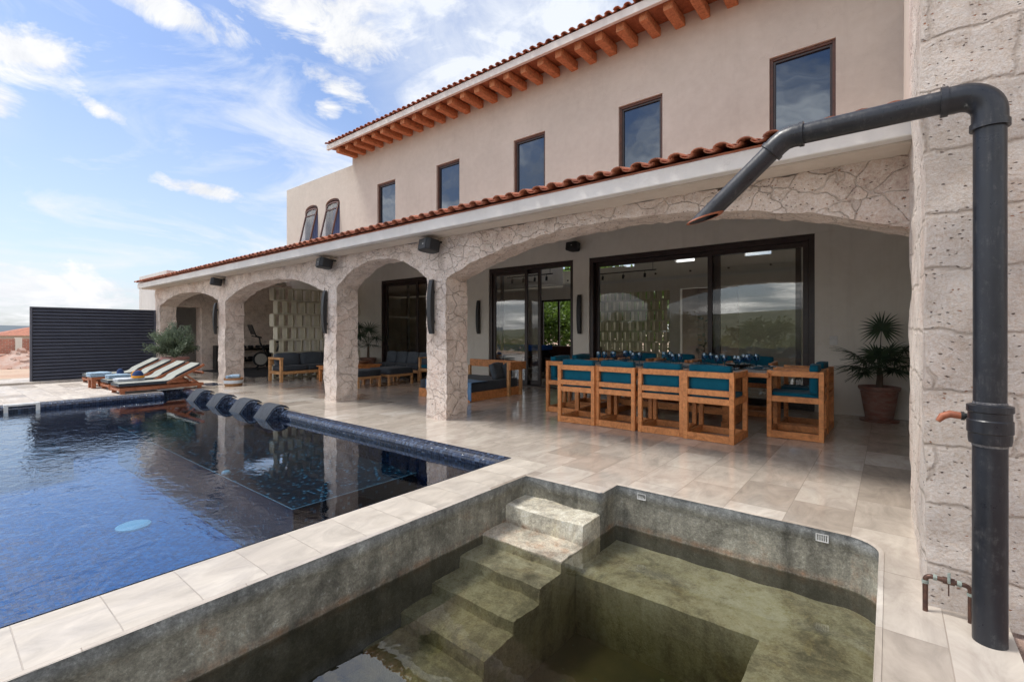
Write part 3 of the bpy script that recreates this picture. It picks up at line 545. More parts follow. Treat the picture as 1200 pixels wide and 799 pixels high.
# ground beyond
struct(MB().grid(lambda u, v: (.43 + 6 * u, -6 + 12 * v, -.05 + .01 * noise.noise((u * 50, v * 90, 0))), 20, 40).build('gravel_bed', M['gravel']))
def gz(x, y):
    d = max(0, math.hypot(x + 6, y - 3) - 18); hl = 0
    return -.5 - min(d * .003, .6) + .15 * noise.noise((x * .06, y * .06, 0))
mb = MB(); rs = [13.5, 16, 20, 26, 34, 46, 65, 95, 150, 260, 500, 1000, 2500, 5000]; na = 72
def gp(u, v):
    r = rs[round(v * (len(rs) - 1))]; a = u * 2 * math.pi; x, y = -6 + r * math.cos(a), 5 + r * math.sin(a) * .9
    if r > 17: z = gz(x, y)
    else: z = -.45
    # low ridge to the south and east, seen only in the glass
    if r > 60:
        s = max(0, math.cos(a - R(-55))) ** 1.5 ; z += s * min(1, (r - 60) / 200) * (20 + 7 * noise.noise((math.cos(a) * 3, math.sin(a) * 3, 1))) * (1 if r < 600 else .6)
    return (x, y, z)
mb.grid(gp, na, len(rs) - 1); mb.add([(-22, -8, -.46), (8, -8, -.46), (8, 20, -.46), (-22, 20, -.46)], [])
gr = struct(mb.build('ground', M['sand'], smooth=True)); gr.data.materials.append(M['hill'])
for p_ in gr.data.polygons:
    c_ = p_.center
    if math.hypot(c_.x + 6, c_.y - 5) > 62 and c_.z > -.2: p_.material_index = 1
# far blue hills to the west
mb = MB()
def hp(u, v):
    a = R(150 + 80 * u); r = 1900 + 900 * v; h = 34 + 22 * noise.noise((u * 5, 0, 3)) + 8 * noise.noise((u * 17, 1, 3)); 
    return (r * math.cos(a), r * math.sin(a), -4 + h * math.sin(math.pi * min(1, v * 1.0) * .5 + 0) if v > 0 else -6)
mb.grid(hp, 90, 6); struct(mb.build('far_hills', M['farhill'], smooth=True))

# ------------------------------------------------------------------ villa
villa = thing('villa', 'two storey stucco villa with stone arcade and red clay tiled eaves', 'house', (0, 0, 0))
AY0, AY1, AT = 5.02, 5.48, 2.80
arches = [(-19.07, -14.14, 2.21, 2.54), (-13.66, -8.78, 2.15, 2.55), (-8.33, -5.74, 2.20, 2.63), (-5.29, .17, 2.18, 2.645)]
def archz(x):
    for (a, b, zs, zt) in arches:
        if a <= x <= b:
            u = abs((x - (a + b) / 2) / ((b - a) / 2)); return zs + (zt - zs) * (1 - u ** 2.25)
    return None
def rough(p):
    p = Vector(p); q = p + noise.noise_vector(p * 2.6) * .018 + noise.noise_vector(p * 9) * .017 + noise.noise_vector(p * 26) * .008
    return q
def snapz(p, q):
    if p[2] <= 0: q.z = min(0, p[2]) - .01
    return q
mb = MB()
def strip(a, b, f0, f1, y, nv, nx=None):     # vertical strip on plane y
    nx = nx or max(2, int((b - a) / .05)); 
    def fn(u, v):
        x = a + (b - a) * u; z0, z1 = f0(x), f1(x); p = (x, y, z0 + (z1 - z0) * v); return snapz(p, rough(p))
    mb.grid(fn, nx, nv)
edges = [-19.58] + [e for a in arches for e in a[:2]] + [.60]
for y in (AY0, AY1):
    for i in range(0, len(edges), 2): 
        strip(edges[i], edges[i + 1], lambda x: 0, lambda x: AT, y, 46, 9)
    for (a, b, zs, zt) in arches: strip(a, b, lambda x, zs=zs: archz(x) if archz(x) is not None else zs, lambda x: AT + (.35 if y == AY1 else 0), y, 8)
for (a, b, zs, zt) in arches:
    nx = max(2, int((b - a) / .05)); mb.grid(lambda u, v: rough((a + (b - a) * u, AY0 + (AY1 - AY0) * v, archz(min(b, max(a, a + (b - a) * u))) or zs)), nx, 9)
    for x in (a, b): mb.grid(lambda u, v: snapz((0, 0, 0 if v == 0 else 1), rough((x, AY0 + (AY1 - AY0) * u, zs * v))), 9, 38)
mb.grid(lambda u, v: snapz((0, 0, 0 if v == 0 else 1), rough((-19.58, AY0 + (AY1 - AY0) * u, AT * v))), 9, 46)
ob = mb.build('arcade_wall', M['stone'], villa, smooth=True); autosmooth(ob, 60)
# end wall with a doorway, and inner stone lintel
mb = MB(); X0 = -19.55
mb.box((X0, 6.22, 0), (-19.0, 9.44, 3.2)); mb.box((X0, 5.49, 2.22), (-19.0, 6.22, 3.2)); mb.build('end_wall', M['stone'], villa)
mb = MB(); mb.box((-22.9, 5.35, -.3), (-22.7, 17, 3.5)); mb.box((-22.7, 5.35, -.3), (-19.6, 5.55, 3.5)); mb.box((-22.7, 5.55, 3.4), (-19.6, 17, 3.5)); mb.build('side_wing', M['white_stucco'], villa, .01)
mb = MB(); mb.box((-21.6, 7.1, 0), (-21.4, 9.4, 3.0)); mb.box((-21.4, 8.0, 0), (-19.6, 8.2, 3.0)); mb.build('vestibule_wall', M['white_stucco'], villa)
MB().box((-20.25, 7.92, 0), (-19.95, 7.99, 2.3)).build('wooden_door', M['doorwood'], villa, .005)
# fascia and soffit of the lower roof
mb = MB(); mb.box((-19.9, 4.60, 2.815), (.17, 4.72, 2.975)); mb.build('lower_fascia', M['concrete_fascia'], villa, .012)
mb = MB(); mb.box((-19.9, 4.722, 2.80), (.17, 5.60, 2.95)); mb.build('soffit', M['soffit'], villa)
mb = MB(); mb.prism([(-19.4, 5.50, 3.12), (-19.4, 9.44, 3.98), (-19.4, 9.44, 4.08), (-19.4, 5.50, 3.2)], (20.0, 0, 0)); mb.build('gallery_ceiling', M['soffit'], villa)
mb = MB(); mb.prism([(-19.9, 4.62, 2.98), (-19.9, 9.42, 4.28), (-19.9, 9.42, 4.38), (-19.9, 4.62, 3.0)], (20.05, 0, 0)); mb.build('lower_roof_deck', M['terracotta'], villa)
def tiles(name, x0, x1, y0, z0, slope, length, course, parent, sp=.205, r=.060, th=.013, n=7, phase=0):
    mb = MB(); dy = 1 / math.sqrt(1 + slope * slope); dz = slope * dy; nc = max(1, int(length / course)); nx = int((x1 - x0) / sp)
    for c in range(nc):
        for i in range(nx + 1):
            xc = x0 + sp * i + random.uniform(-.006, .006); s0 = c * course + random.uniform(-.018, .018); tilt = random.uniform(-.006, .006)
            for kind in (0, 1):     # 0 cover tile, 1 pan tile
                xx = xc + (sp / 2 if kind else 0); off = .022 if kind == 0 else .030; ss = s0 - (0 if kind == 0 else -.02)
                vs = []
                for (sv, rr) in ((ss, r * (1.12 if kind == 0 else 1.0)), (ss + course * 1.12, r * (.92 if kind == 0 else 1.15))):
                    for q in (rr, rr - th):
                        for j in range(n):
                            a = math.pi * j / (n - 1); cx, cz = q * math.cos(a) * 1.05, q * math.sin(a) * .62
                            if kind: cz = -cz
                            lift = .014 if sv == ss else 0
                            vs.append((xx + cx + tilt, y0 + sv * dy - cz * dz, z0 + off + lift + sv * dz + cz * dy))
                fs = []
                for j in range(n - 1):
                    fs += [(j, j + 1, 2 * n + j + 1, 2 * n + j), (n + j, 3 * n + j, 3 * n + j + 1, n + j + 1), (j, n + j, n + j + 1, j + 1), (2 * n + j, 2 * n + j + 1, 3 * n + j + 1, 3 * n + j)]
                fs += [(0, 2 * n, 3 * n, n), (n - 1, 2 * n - 1, 4 * n - 1, 3 * n - 1)]
                mb.add(vs, fs)
    o = mb.build(name, M['terracotta'], parent); autosmooth(o, 40); return o
tiles('lower_roof_tiles', -19.85, .15, 4.53, 2.990, .271, 4.9, .42, villa)
# upper wall with window openings
UY = 9.45; wins = [(-12.77, .95), (-9.9, .95), (-7.0, .97), (-4.1, .97), (-1.18, .98)]; arw = [(-17.46, -.0), (-15.96, 0)]
ops = sorted([(c - ww / 2, c + ww / 2, 4.55, 6.22, 0) for c, ww in wins] + [(c - .48, c + .48, 4.2, 6.05, 1) for c, _ in arw])
mb = MB(); XL, XR, ZB = -19.43, .30, 3.02
def ztop(x): return 7.18 if x < -14.68 else 8.0
def col(x0, x1, z0, z1, t=.30): mb.box((x0, UY, z0), (x1, UY + t, z1))
mb.box((.17, 5.05, 3.3), (.30, 9.6, 8.4)); cur = XL; cuts = [-14.68]
def solid(a, b):
    if a < -14.68 < b: col(a, -14.68, ZB, 7.18); col(-14.68, b, ZB, 8.0)
    else: col(a, b, ZB, ztop((a + b) / 2))
for (a, b, z0, z1, arch) in ops:
    solid(cur, a); col(a, b, ZB, z0)
    if not arch: col(a, b, z1, ztop(a))
    else:
        n = 16; top = 7.18; 
        for i in range(n):
            u0, u1 = a + (b - a) * i / n, a + (b - a) * (i + 1) / n; hz = lambda x: z1 - .0 + .19 * math.sqrt(max(0, 1 - ((x - (a + b) / 2) / ((b - a) / 2)) ** 2))
            mb.prism([(u0, UY, hz(u0)), (u1, UY, hz(u1)), (u1, UY, top), (u0, UY, top)], (0, .3, 0))
    cur = b
solid(cur, XR)
mb.box((XL, UY + .3, ZB), (XL + .3, 17, 7.18)); mb.box((-14.68, UY + .3, 7.18), (-14.4, 17, 8.0)); 
mb.build('upper_wall', M['stucco'], villa)
mb = MB(); mb.box((XL + .3, UY + .3, 6.98), (-14.68, 17, 7.08)); mb.build('flat_roof', M['stucco'], villa)
for c, ww in wins:
    f = MB(); a, b, z0, z1 = c - ww / 2, c + ww / 2, 4.55, 6.22; e = .002
    f.box((a + e, UY + .045, z0), (a + .05, UY + .16, z1 - e)); f.box((b - .05, UY + .045, z0), (b - e, UY + .16, z1 - e)); f.box((a + .05, UY + .045, z1 - .05), (b - .05, UY + .16, z1 - e)); f.box((a + .05, UY + .045, z0), (b - .05, UY + .16, z0 + .05))
    wn = f.build('window', M['rustframe'], villa, .003)
    g = MB(); g.box((a + .05, UY + .105, z0 + .05), (b - .05, UY + .117, z1 - .05)); g.build('pane', M['winpane'], wn)
    s = MB(); s.box((a + .05, UY + .07, z1 - .09), (b - .05, UY + .13, z1 - .05)); s.box((a + .05, UY + .07, z0 + .05), (a + .085, UY + .13, z1 - .09)); s.box((b - .085, UY + .07, z0 + .05), (b - .05, UY + .13, z1 - .09)); s.build('sash', M['brown_frame'], wn)
for c, _ in arw:
    a, b = c - .48, c + .48; n = 16; arcp = lambda hw, hh, zb: [(c + hw * math.cos(math.pi * i / n), zb + hh * math.sin(math.pi * i / n)) for i in range(n + 1)]
    f = MB(); o1, i1 = arcp(.478, .188, 6.05), arcp(.42, .14, 6.04)
    for j in range(n): f.prism([(o1[j][0], UY + .03, o1[j][1]), (o1[j + 1][0], UY + .03, o1[j + 1][1]), (i1[j + 1][0], UY + .03, i1[j + 1][1]), (i1[j][0], UY + .03, i1[j][1])], (0, .14, 0))
    for s_ in (-1, 1): f.box((min(c + s_ * .42, c + s_ * .478), UY + .03, 4.2), (max(c + s_ * .42, c + s_ * .478), UY + .17, 6.05))
    wn = f.build('arched_window', M['rustframe'], villa)
    # awning sash pushed open at its foot
    th = R(-13); hz = 6.15; rotp = lambda x, d, z: (x, UY + .07 + (z - hz) * math.sin(-th) * 1 * 1 + d * math.cos(th), hz + (z - hz) * math.cos(th) + d * math.sin(-th))
    po = [(c - .41, 4.5), (c + .41, 4.5)] + arcp(.41, .12, 6.02); pi_ = [(c - .355, 4.56), (c + .355, 4.56)] + arcp(.355, .08, 6.0)
    sh = MB(); k = len(po)
    for j in range(k):
        q = [po[j], po[(j + 1) % k], pi_[(j + 1) % k], pi_[j]]; vs = [rotp(x, 0, z) for x, z in q] + [rotp(x, -.05, z) for x, z in q]
        sh.add(vs, [(0, 1, 2, 3), (4, 7, 6, 5), (0, 4, 5, 1), (1, 5, 6, 2), (2, 6, 7, 3), (3, 7, 4, 0)])
    rb = [rotp(x, 0, z) for x, z in ((c - .355, 5.86), (c + .355, 5.86), (c + .355, 5.82), (c - .355, 5.82))]; sh.add(rb + [rotp(x, -.05, z) for x, z in ((c - .355, 5.86), (c + .355, 5.86), (c + .355, 5.82), (c - .355, 5.82))], [(0, 1, 2, 3), (4, 7, 6, 5), (0, 4, 5, 1), (3, 2, 6, 7)])
    sh.build('sash', M['rustframe'], wn)
    MB().add([rotp(x, -.02, z) for x, z in pi_] + [rotp(x, -.028, z) for x, z in pi_], [tuple(range(k)), tuple(range(2 * k - 1, k - 1, -1))]).build('pane', M['sash_glass'], wn)
    cu = MB(); cu.grid(lambda u, v: (c - .40 + .80 * u, UY + .235 + .022 * math.sin(u * 34 + math.sin(v * 3)), 4.2 + 1.9 * v), 60, 6); cu.build('curtain', M['curtain'], wn, smooth=True)
# upper eave: boards, vigas, fascia, tiles
ex0, ex1, ey = -14.9, .35, 8.6
MB().prism([(ex0 + .02, ey + .08, 7.555), (ex0 + .02, 9.44, 7.63), (ex0 + .02, 9.44, 7.67), (ex0 + .02, ey + .08, 7.595)], (ex1 - ex0, 0, 0)).build('eave_boards', M['plank'], villa)
MB().box((ex0, ey, 7.50), (ex1, ey + .08, 7.665)).build('upper_fascia', M['concrete_fascia'], villa, .006)
MB().prism([(ex0, ey + .082, 7.672), (ex0, 13.3, 8.9), (ex0, 17.4, 7.68), (ex0, 17.4, 7.6), (ex0, 13.3, 8.7), (ex0, ey + .082, 7.60)], (ex1 - ex0, 0, 0)).build('upper_roof_deck', M['terracotta'], villa)
bx = -14.45
while bx < .2:
    q = MB(); w2, h2 = .092 + random.uniform(-.008, .006), .19 + random.uniform(-.015, .01); y1 = 8.74 + random.uniform(-.02, .03)
    def vg(u, v, y0=y1): 
        a = 2 * math.pi * u; sx, sz = abs(math.cos(a)) ** .18 * math.copysign(1, math.cos(a)), abs(math.sin(a)) ** .18 * math.copysign(1, math.sin(a)); tp = .9 if v == 0 else 1
        yy = y0 + (9.45 - y0) * (v ** 1.5); p = Vector((bx + w2 * sx * tp, yy, 7.56 - h2 / 2 + h2 / 2 * sz * tp + .012 * v)); return p + noise.noise_vector(p * 6) * .008
    q.grid(vg, 20, 6); q.f.append(tuple(range(0, 20)))
    autosmooth(q.build('roof_beam', M['beamwood'], villa), 30); bx += .487
tiles('upper_roof_tiles', ex0 + .05, ex1 - .05, ey - .06, 7.66, .26, 1.9, .42, villa, sp=.205)
# lower back wall and doors: (x0, x1)
dops = [(-13.04, -9.2), (-8.33, -5.73), (-5.31, -.985)]; DT = 3.02
cur = -19.0
for a, b in dops + [(.6, 0)]: MB().box((cur, 9.45, 0), (a, 9.72, DT)).build('gallery_wall', M['grey_stucco'], villa); cur = b
MB().box((-19.0, 9.436, DT), (.6, 9.449, 4.0)).build('gallery_wall_band', M['grey_stucco'], villa)
MB().box((.6, 5.48, 0), (.8, 9.7, 4.0)).build('gallery_side_wall', M['grey_stucco'], villa)
def door(a, b, leaves, y=9.58, fr=.09):
    f = MB(); f.box((a + .002, y - .10, 0), (a + fr, y + .12, DT - .002)); f.box((b - fr, y - .10, 0), (b - .002, y + .12, DT - .002)); f.box((a + fr, y - .10, DT - .11), (b - fr, y + .12, DT - .002)); f.box((a + fr, y - .10, .0), (b - fr, y + .12, .025))
    d = f.build('sliding_door', M['brown_frame'], villa, .003)
    for (u, v, dy) in leaves:
        l = MB(); s = .085; l.box((u, y + dy - .025, .03), (u + s, y + dy + .025, DT - .112)); l.box((v - s, y + dy - .025, .03), (v, y + dy + .025, DT - .112)); l.box((u + s, y + dy - .025, DT - .20), (v - s, y + dy + .025, DT - .112)); l.box((u + s, y + dy - .025, .03), (v - s, y + dy + .025, .14))
        l.build('leaf_frame', M['brown_frame'], d, .003)
        MB().box((u + s, y + dy - .005, .14), (v - s, y + dy + .005, DT - .20)).build('pane', M['mirror_glass'] if (u, v) in ((-2.62, -1.2), (-8.24, -7.1), (-12.9, -11.3)) else M['glass'], d)
    return d
door(-13.04, -9.2, [(-12.9, -11.3, -.03), (-11.9, -10.9, .03), (-10.6, -9.3, .06)])
door(-8.33, -5.73, [(-8.24, -7.1, -.04), (-8.05, -6.75, .04)])
door(-5.31, -.985, [(-5.22, -2.62, .05), (-2.75, -1.08, -.04), (-2.62, -1.2, .02)])
# big stone pier beside the camera
mb = MB()
def rough2(p):
    p = Vector(p); q = p + noise.noise_vector(p * 1.7) * .02 + noise.noise_vector(p * 6) * .012 + noise.noise_vector(p * 22) * .004; return q
mb.grid(lambda u, v: rough2((.135 + 2.4 * u, 3.12, -.03 + 8.5 * v)), 70, 220); mb.grid(lambda u, v: rough2((.135, 3.12 + 1.9 * u, -.03 + 8.5 * v)), 40, 220)

autosmooth(mb.build('corner_pier', M['block_stone'], villa), 60)

# interior: room behind the doors
mb = MB(); BW = 14.8
mb.box((-19, BW, 0), (-10.4, BW + .2, 3.0)); mb.box((-10.4, BW, 0), (-8.9, BW + .2, .62)); mb.box((-10.4, BW, 2.56), (-8.9, BW + .2, 3.0)); mb.box((-8.9, BW, 0), (-8.0, BW + .2, 3.0)); mb.box((-8.0, BW, 2.68), (-5.42, BW + .2, 3.0)); mb.box((-5.42, BW, 0), (-5.1, BW + .2, 3.0)); mb.box((-5.1, BW, 2.7), (-3.4, BW + .2, 3.0)); mb.box((-3.4, BW, 0), (.8, BW + .2, 3.0))
mb.box((-5.42, BW + .2, 0), (-5.22, 17, 2.99)); mb.box((-19, 9.73, 0), (-18.8, BW, 3.0)); mb.box((.6, 9.73, 0), (.8, 17, 6.5)); mb.box((-19, 9.76, 3.06), (-9.6, BW, 3.2)); mb.box((-9.6, 9.76, 3.06), (-9.4, BW, 6.5))
mb.build('inner_wall', M['grey_stucco'], villa)
mb = MB(); mb.box((-19, 17.0, 0), (-13.2, 17.2, 6.5)); mb.box((-13.2, 17, 3.0), (-8.0, 17.2, 3.9)); mb.box((-13.2, 17, 4.3), (-8.0, 17.2, 4.6)); mb.box((-13.2, 17, 6.1), (-8.0, 17.2, 6.5)); zlo, zhi = 3.85, 4.3
xs = [(-8.42, -7.72), (-6.05, -5.35), (-3.75, -2.95)]; cur = -8.0
mb.box((-8.4, 17, 0), (-4.3, 17.2, .5)); mb.box((-8.0, 17, 2.9), (.8, 17.2, 3.85)); mb.box((-8.0, 17, 4.3), (.8, 17.2, 4.6)); mb.box((-8, 17, 6.1), (.8, 17.2, 6.5)); mb.box((-7.6, 17, 3.85), (-6.05, 17.2, 4.3)); mb.box((-5.35, 17, 3.85), (-3.75, 17.2, 4.3)); mb.box((-2.95, 17, 3.85), (.8, 17.2, 4.3)); mb.box((-3.8, 17, 0), (.8, 17.2, 2.9)); mb.box((-5.3, 17, 0), (-3.8, 17.2, 2.9))  # unseen gap high in the wall, added to let light into the room
mb.build('rear_wall', M['grey_stucco'], villa)
MB().box((-9.4, BW, 3.0), (.6, 17, 3.12)).build('mezzanine_floor', M['white_stucco'], villa)
MB().box((-19, 9.76, 6.4), (.8, 17.2, 6.5)).build('room_ceiling', M['grey_stucco'], villa)
rl = MB(); rl.box((-9.3, BW - .03, 3.05), (.5, BW - .018, 3.62)); rl = rl.build('glass_railing', M['glass'], villa)
mb = MB(); mb.box((-9.3, BW - .05, 3.62), (.5, BW, 3.66)); [mb.box((-9.2 + i * 1.1, BW - .05, 3.2), (-9.15 + i * 1.1, BW - .0, 3.25)) for i in range(9)]; mb.build('handrail', M['brown_frame'], rl)
mb = MB(); mb.box((-9.67, BW + .05, .62), (-9.60, BW + .12, 2.56)); mb.box((-10.4, BW + .05, .62), (-10.33, BW + .12, 2.56)); mb.box((-8.97, BW + .05, .62), (-8.9, BW + .12, 2.56)); mb.box((-10.33, BW + .05, 2.49), (-8.97, BW + .12, 2.56)); mb.build('garden_window_frame', M['brown_frame'], villa)
MB().box((-5.215, 15.002, 0), (-5.19, 16.9, 2.99)).box((-5.19, 16.88, 0), (-3.0, 16.9, 2.99)).build('alcove_wall', plaster('dark_plaster', (.15, .115, .09)), villa)
def blockscreen(name, parent, org, ux, uy, cols, rows, cw=.285, ch=.335, depth=.20, th=.022, stagger=True, openback=False):
    o, ux, uy = Vector(org), Vector(ux), Vector(uy); uz = Vector((0, 0, 1)); mb = MB()
    def bx(a0, a1, d0, d1, z0, z1):
        vs = [o + ux * a + uy * d + uz * z for z in (z0, z1) for (a, d) in ((a0, d0), (a1, d0), (a1, d1), (a0, d1))]; mb.add(vs, [(0, 3, 2, 1), (4, 5, 6, 7), (0, 1, 5, 4), (1, 2, 6, 5), (2, 3, 7, 6), (3, 0, 4, 7)])
    for r in range(rows):
        z = r * (ch + .012); off = (cw * .4 if r % 2 else 0) if stagger else 0; jd = .012 if r % 2 else 0
        bx(-.0 + off, cols * cw + off, jd, depth + jd, z, z + th); bx(off, cols * cw + off, jd, depth + jd, z + ch - th, z + ch)
        for c in range(cols + 1): bx(c * cw + off - th / 2, c * cw + off + th / 2, jd, depth + jd, z + th, z + ch - th)
        for c in range(cols):     # the angled inner web of each block
            a0 = c * cw + off; q0, q1 = a0 + cw * .18, a0 + cw * .60
            vs = [o + ux * a + uy * d + uz * zz for zz in (z + th, z + ch - th) for (a, d) in ((q0, depth * .55), (q1, depth * .85), (q1 - .015, depth * .95), (q0 - .015, depth * .65))]
            mb.add(vs, [(0, 3, 2, 1), (4, 5, 6, 7), (0, 1, 5, 4), (1, 2, 6, 5), (2, 3, 7, 6), (3, 0, 4, 7)])
    return mb.build(name, M['cream_block'], parent)
blockscreen('block_screen', villa, (-7.98, BW + .03, .0), (1, 0, 0), (0, 1, 0), 9, 8, .28, .332)
bs = blockscreen('block_partition', None, (-13.7, 6.30, 0), (0, 1, 0), (-1, 0, 0), 10, 7, .27, .365, .26)
tag(bs, 'cream pierced concrete block partition behind the first charcoal sofa', 'partition')

# ------------------------------------------------------------------ pipes on the pier
dp = thing('downpipe', 'black rainwater pipe rising by the stone pier, spout over the plunge pool', 'pipe', (.343, 2.91, 0))
def bend(c, a0, a1, r, n=8): return [(c[0] + r * math.cos(R(a0 + (a1 - a0) * i / n)), 0, c[1] + r * math.sin(R(a0 + (a1 - a0) * i / n))) for i in range(n + 1)]
autosmooth(MB().tube([(0, 0, -.02), (0, 0, .88)], .057, 28).tube([(0, 0, 1.0), (0, 0, 2.27)], .054, 28).build('vertical_pipe', M['pipe'], dp))
cp = MB().lathe([(.06, 0), (.068, .0), (.071, .02), (.071, .045), (.075, .05), (.075, .10), (.071, .105), (.071, .135), (.076, .14), (.076, .165), (.062, .17)], (0, 0, .865), 32); autosmooth(cp.build('coupling', M['pipe'], dp))
autosmooth(MB().lathe([(.055, 0), (.0585, .0), (.0585, .010), (.055, .012)], (0, 0, .853), 32).build('weld_bead', M['weld'], dp)); autosmooth(MB().lathe([(.053, 0), (.0565, .0), (.056, .008), (.053, .01)], (0, 0, 1.036), 32).build('weld_bead', M['weld'], dp))
e = MB().tube([(0, 0, 2.24)] + [(p[0] - .0, 0, p[2]) for p in bend((-.095, 2.30), 0, 90, .095, 10)] + [(-.15, 0, 2.395)], .060, 28); autosmooth(e.build('elbow', M['pipe'], dp))
autosmooth(MB().tube([(0, 0, 2.235), (0, 0, 2.262)], .066, 28).build('elbow_collar', M['pipe'], dp)); autosmooth(MB().tube([(-.135, 0, 2.395), (-.16, 0, 2.395)], .066, 28).build('elbow_collar', M['pipe'], dp))
autosmooth(MB().tube([(-.15, 0, 2.395), (-.72, 0, 2.395)], .051, 28).build('cross_pipe', M['pipe'], dp))
d45 = Vector((-.67, 0, -.59)).normalized(); e0 = Vector((-.78, 0, 2.395))
autosmooth(MB().tube([(-.70, 0, 2.395), (-.745, 0, 2.395), (-.785, 0, 2.386), (-.82, 0, 2.362), (-.845, 0, 2.338)], .058, 28).build('spout_elbow', M['pipe'], dp))
autosmooth(MB().tube([(-.695, 0, 2.395), (-.715, 0, 2.395)], .063, 28).build('spout_collar', M['pipe'], dp)); autosmooth(MB().tube([(-.838, 0, 2.345), (-.853, 0, 2.331)], .063, 28).build('spout_collar', M['pipe'], dp))
# spout with slanted mouth
sp = MB(); n = 28; d = d45; a = Vector((0, 1, 0)); bb = d.cross(a); st = Vector((-.84, 0, 2.342)); Lp = .44
ring0 = [st + (a * math.cos(2 * math.pi * j / n) + bb * math.sin(2 * math.pi * j / n)) * .050 for j in range(n)]
def cut(p): # slide along d to a near-horizontal mouth plane
    zc = 2.03; 
    tt = (zc - p.z + (p.x + 1.17) * .22) / (d.z - d.x * .22 * 1.0) if True else 0
    return p + d * tt
ring1 = [cut(p) for p in ring0]; ringi = [cut(st + (p - st) * .86) for p in ring0]; ring2 = [p - d * .12 for p in ringi]
sp.add(ring0 + ring1 + ringi + ring2, [(i + k * n, (i + 1) % n + k * n, (i + 1) % n + (k + 1) * n, i + (k + 1) * n) for k in range(3) for i in range(n)]); autosmooth(sp.build('spout', M['pipe'], dp), 40)
cr = MB(); ra = [cut(p) - d * .012 + (p - st) * .03 for p in ring0]; rb_ = [cut(p) + (p - st) * .03 + d * .004 for p in ring0]; cr.add(ra + rb_ + [cut(st + (p - st) * .84) + d * .004 for p in ring0], [(i + k * n, (i + 1) % n + k * n, (i + 1) % n + (k + 1) * n, i + (k + 1) * n) for k in range(2) for i in range(n)]); autosmooth(cr.build('rusty_mouth', M['rust'], dp), 40)
vv = thing('tap_handle', 'rust red lever tap poking out behind the black pipe coupling', 'tap', (.27, 2.99, .965))
autosmooth(MB().tube([(.06, 0, 0), (-.005, 0, 0)], .014, 14).tube([(-.0, 0, 0), (-.012, 0, 0)], .02, 14).build('stem', M['black'], vv)); autosmooth(MB().tube([(-.01, 0, 0), (-.05, 0, .004), (-.075, -.005, -.008), (-.092, -.01, -.032)], [.016, .017, .016, .010], 12).build('lever', M['rust'], vv))
cpn = thing('copper_pipe', 'small copper pipe loop with a valve at the foot of the stone pier', 'pipe', (.137, 3.045, 0))
lp = [(0, 0, -.01), (0, 0, .15)] + [(.022 - .022 * math.cos(R(a)), 0, .15 + .022 * math.sin(R(a))) for a in range(0, 91, 15)] + [(.13, 0, .168)] + [(.137 + .022 * math.sin(R(a)), 0, .146 + .022 * math.cos(R(a))) for a in range(0, 91, 15)] + [(.159, 0, -.01)]
autosmooth(MB().tube(lp, .0105, 14).build('pipe_loop', M['copper'], cpn), 50)
for p0_, p1_ in (((0, 0, .135), (0, 0, .15)), ((.028, 0, .172), (.042, 0, .1715)), ((.112, 0, .169), (.128, 0, .168)), ((.159, 0, .125), (.159, 0, .138))): autosmooth(MB().tube([p0_, p1_], .0135, 14).build('solder_joint', M['verdigris'], cpn))
autosmooth(MB().tube([(.062, 0, .170), (.105, 0, .169)], .016, 14).build('valve_body', M['copper'], cpn)); MB().box((.078, -.022, .165), (.089, -.012, .215)).build('valve_lever', M['verdigris'], cpn, .002); MB().box((.081, -.004, .10), (.086, .004, .155)).build('valve_stem', M['copper'], cpn)

# ------------------------------------------------------------------ speakers and sconces
def speaker(x, y, z, label, rz=0):
    s = thing('loudspeaker', label, 'loudspeaker', (x, y, z), rz, 'outdoor speakers under the eave')
    prof = [(-.20, -.085), (-.165, -.135), (.165, -.135), (.20, -.085), (.175, .055), (.11, .12), (-.11, .12), (-.175, .055)]
    b = MB().prism([(px * .80, py, -.09) for px, py in prof], (0, 0, .18)); bo = b.build('cabinet', M['charmetal'], s, .02); bo.rotation_euler = (R(-9), 0, 0)
    g = MB(); g.grid(lambda u, v: (-.12 + .24 * u, -.1375 - .004 * math.sin(math.pi * u), -.075 + .15 * v), 6, 2); go = g.prism([(-.12, -.137, -.078), (.12, -.137, -.078), (.12, -.137, .078), (-.12, -.137, .078)], (0, -.006, 0)).build('grille', M['black'], s, .002); go.rotation_euler = (R(-9), 0, 0)
    bd = MB().box((.025, -.147, -.012), (.055, -.1435, -.002)).build('badge', M['switch'], s); bd.rotation_euler = (R(-9), 0, 0)
    MB().box((-.02, .0, .06), (.02, .22, .09)).build('bracket', M['black'], s); return s
speaker(-13.72, 4.84, 2.655, 'black speaker under the eave above the pier left of the gym arch', -.25)
speaker(-8.43, 4.84, 2.655, 'black speaker under the eave above the pier left of the narrow arch', -.25)
speaker(-5.45, 4.84, 2.655, 'black speaker under the eave above the pier nearest the dining table', -.25)
speaker(-5.62, 9.3, 3.29, 'black speaker high on the gallery wall between the sliding doors', -.1)
def bar(x, y, z0, z1, label, flat=True):
    s = thing('column_speaker', label, 'column speaker', (x, y, z0), 0, 'slim column speakers')
    h = z1 - z0; mb = MB(); mb.grid(lambda u, v: (-.045 + .09 * u, -.03 - .05 * math.sin(math.pi * v) ** .5 if 0 < v < 1 else -.02, h * v), 2, 12)
    pr = [(0, -.02 , 0)] + [(0, -.035 - .05 * math.sin(math.pi * i / 12) ** .6, h * i / 12) for i in range(13)] + [(0, -.0, h), (0, .0, 0)]
    MB().prism([(-.045, p[1], p[2]) for p in pr[1:]], (.09, 0, 0)).build('housing', M['black'], s, .004)
    MB().box((-.02, 0, h * .2), (.02, .03, h * .25)).box((-.02, 0, h * .75), (.02, .03, h * .8)).build('bracket', M['black'], s)
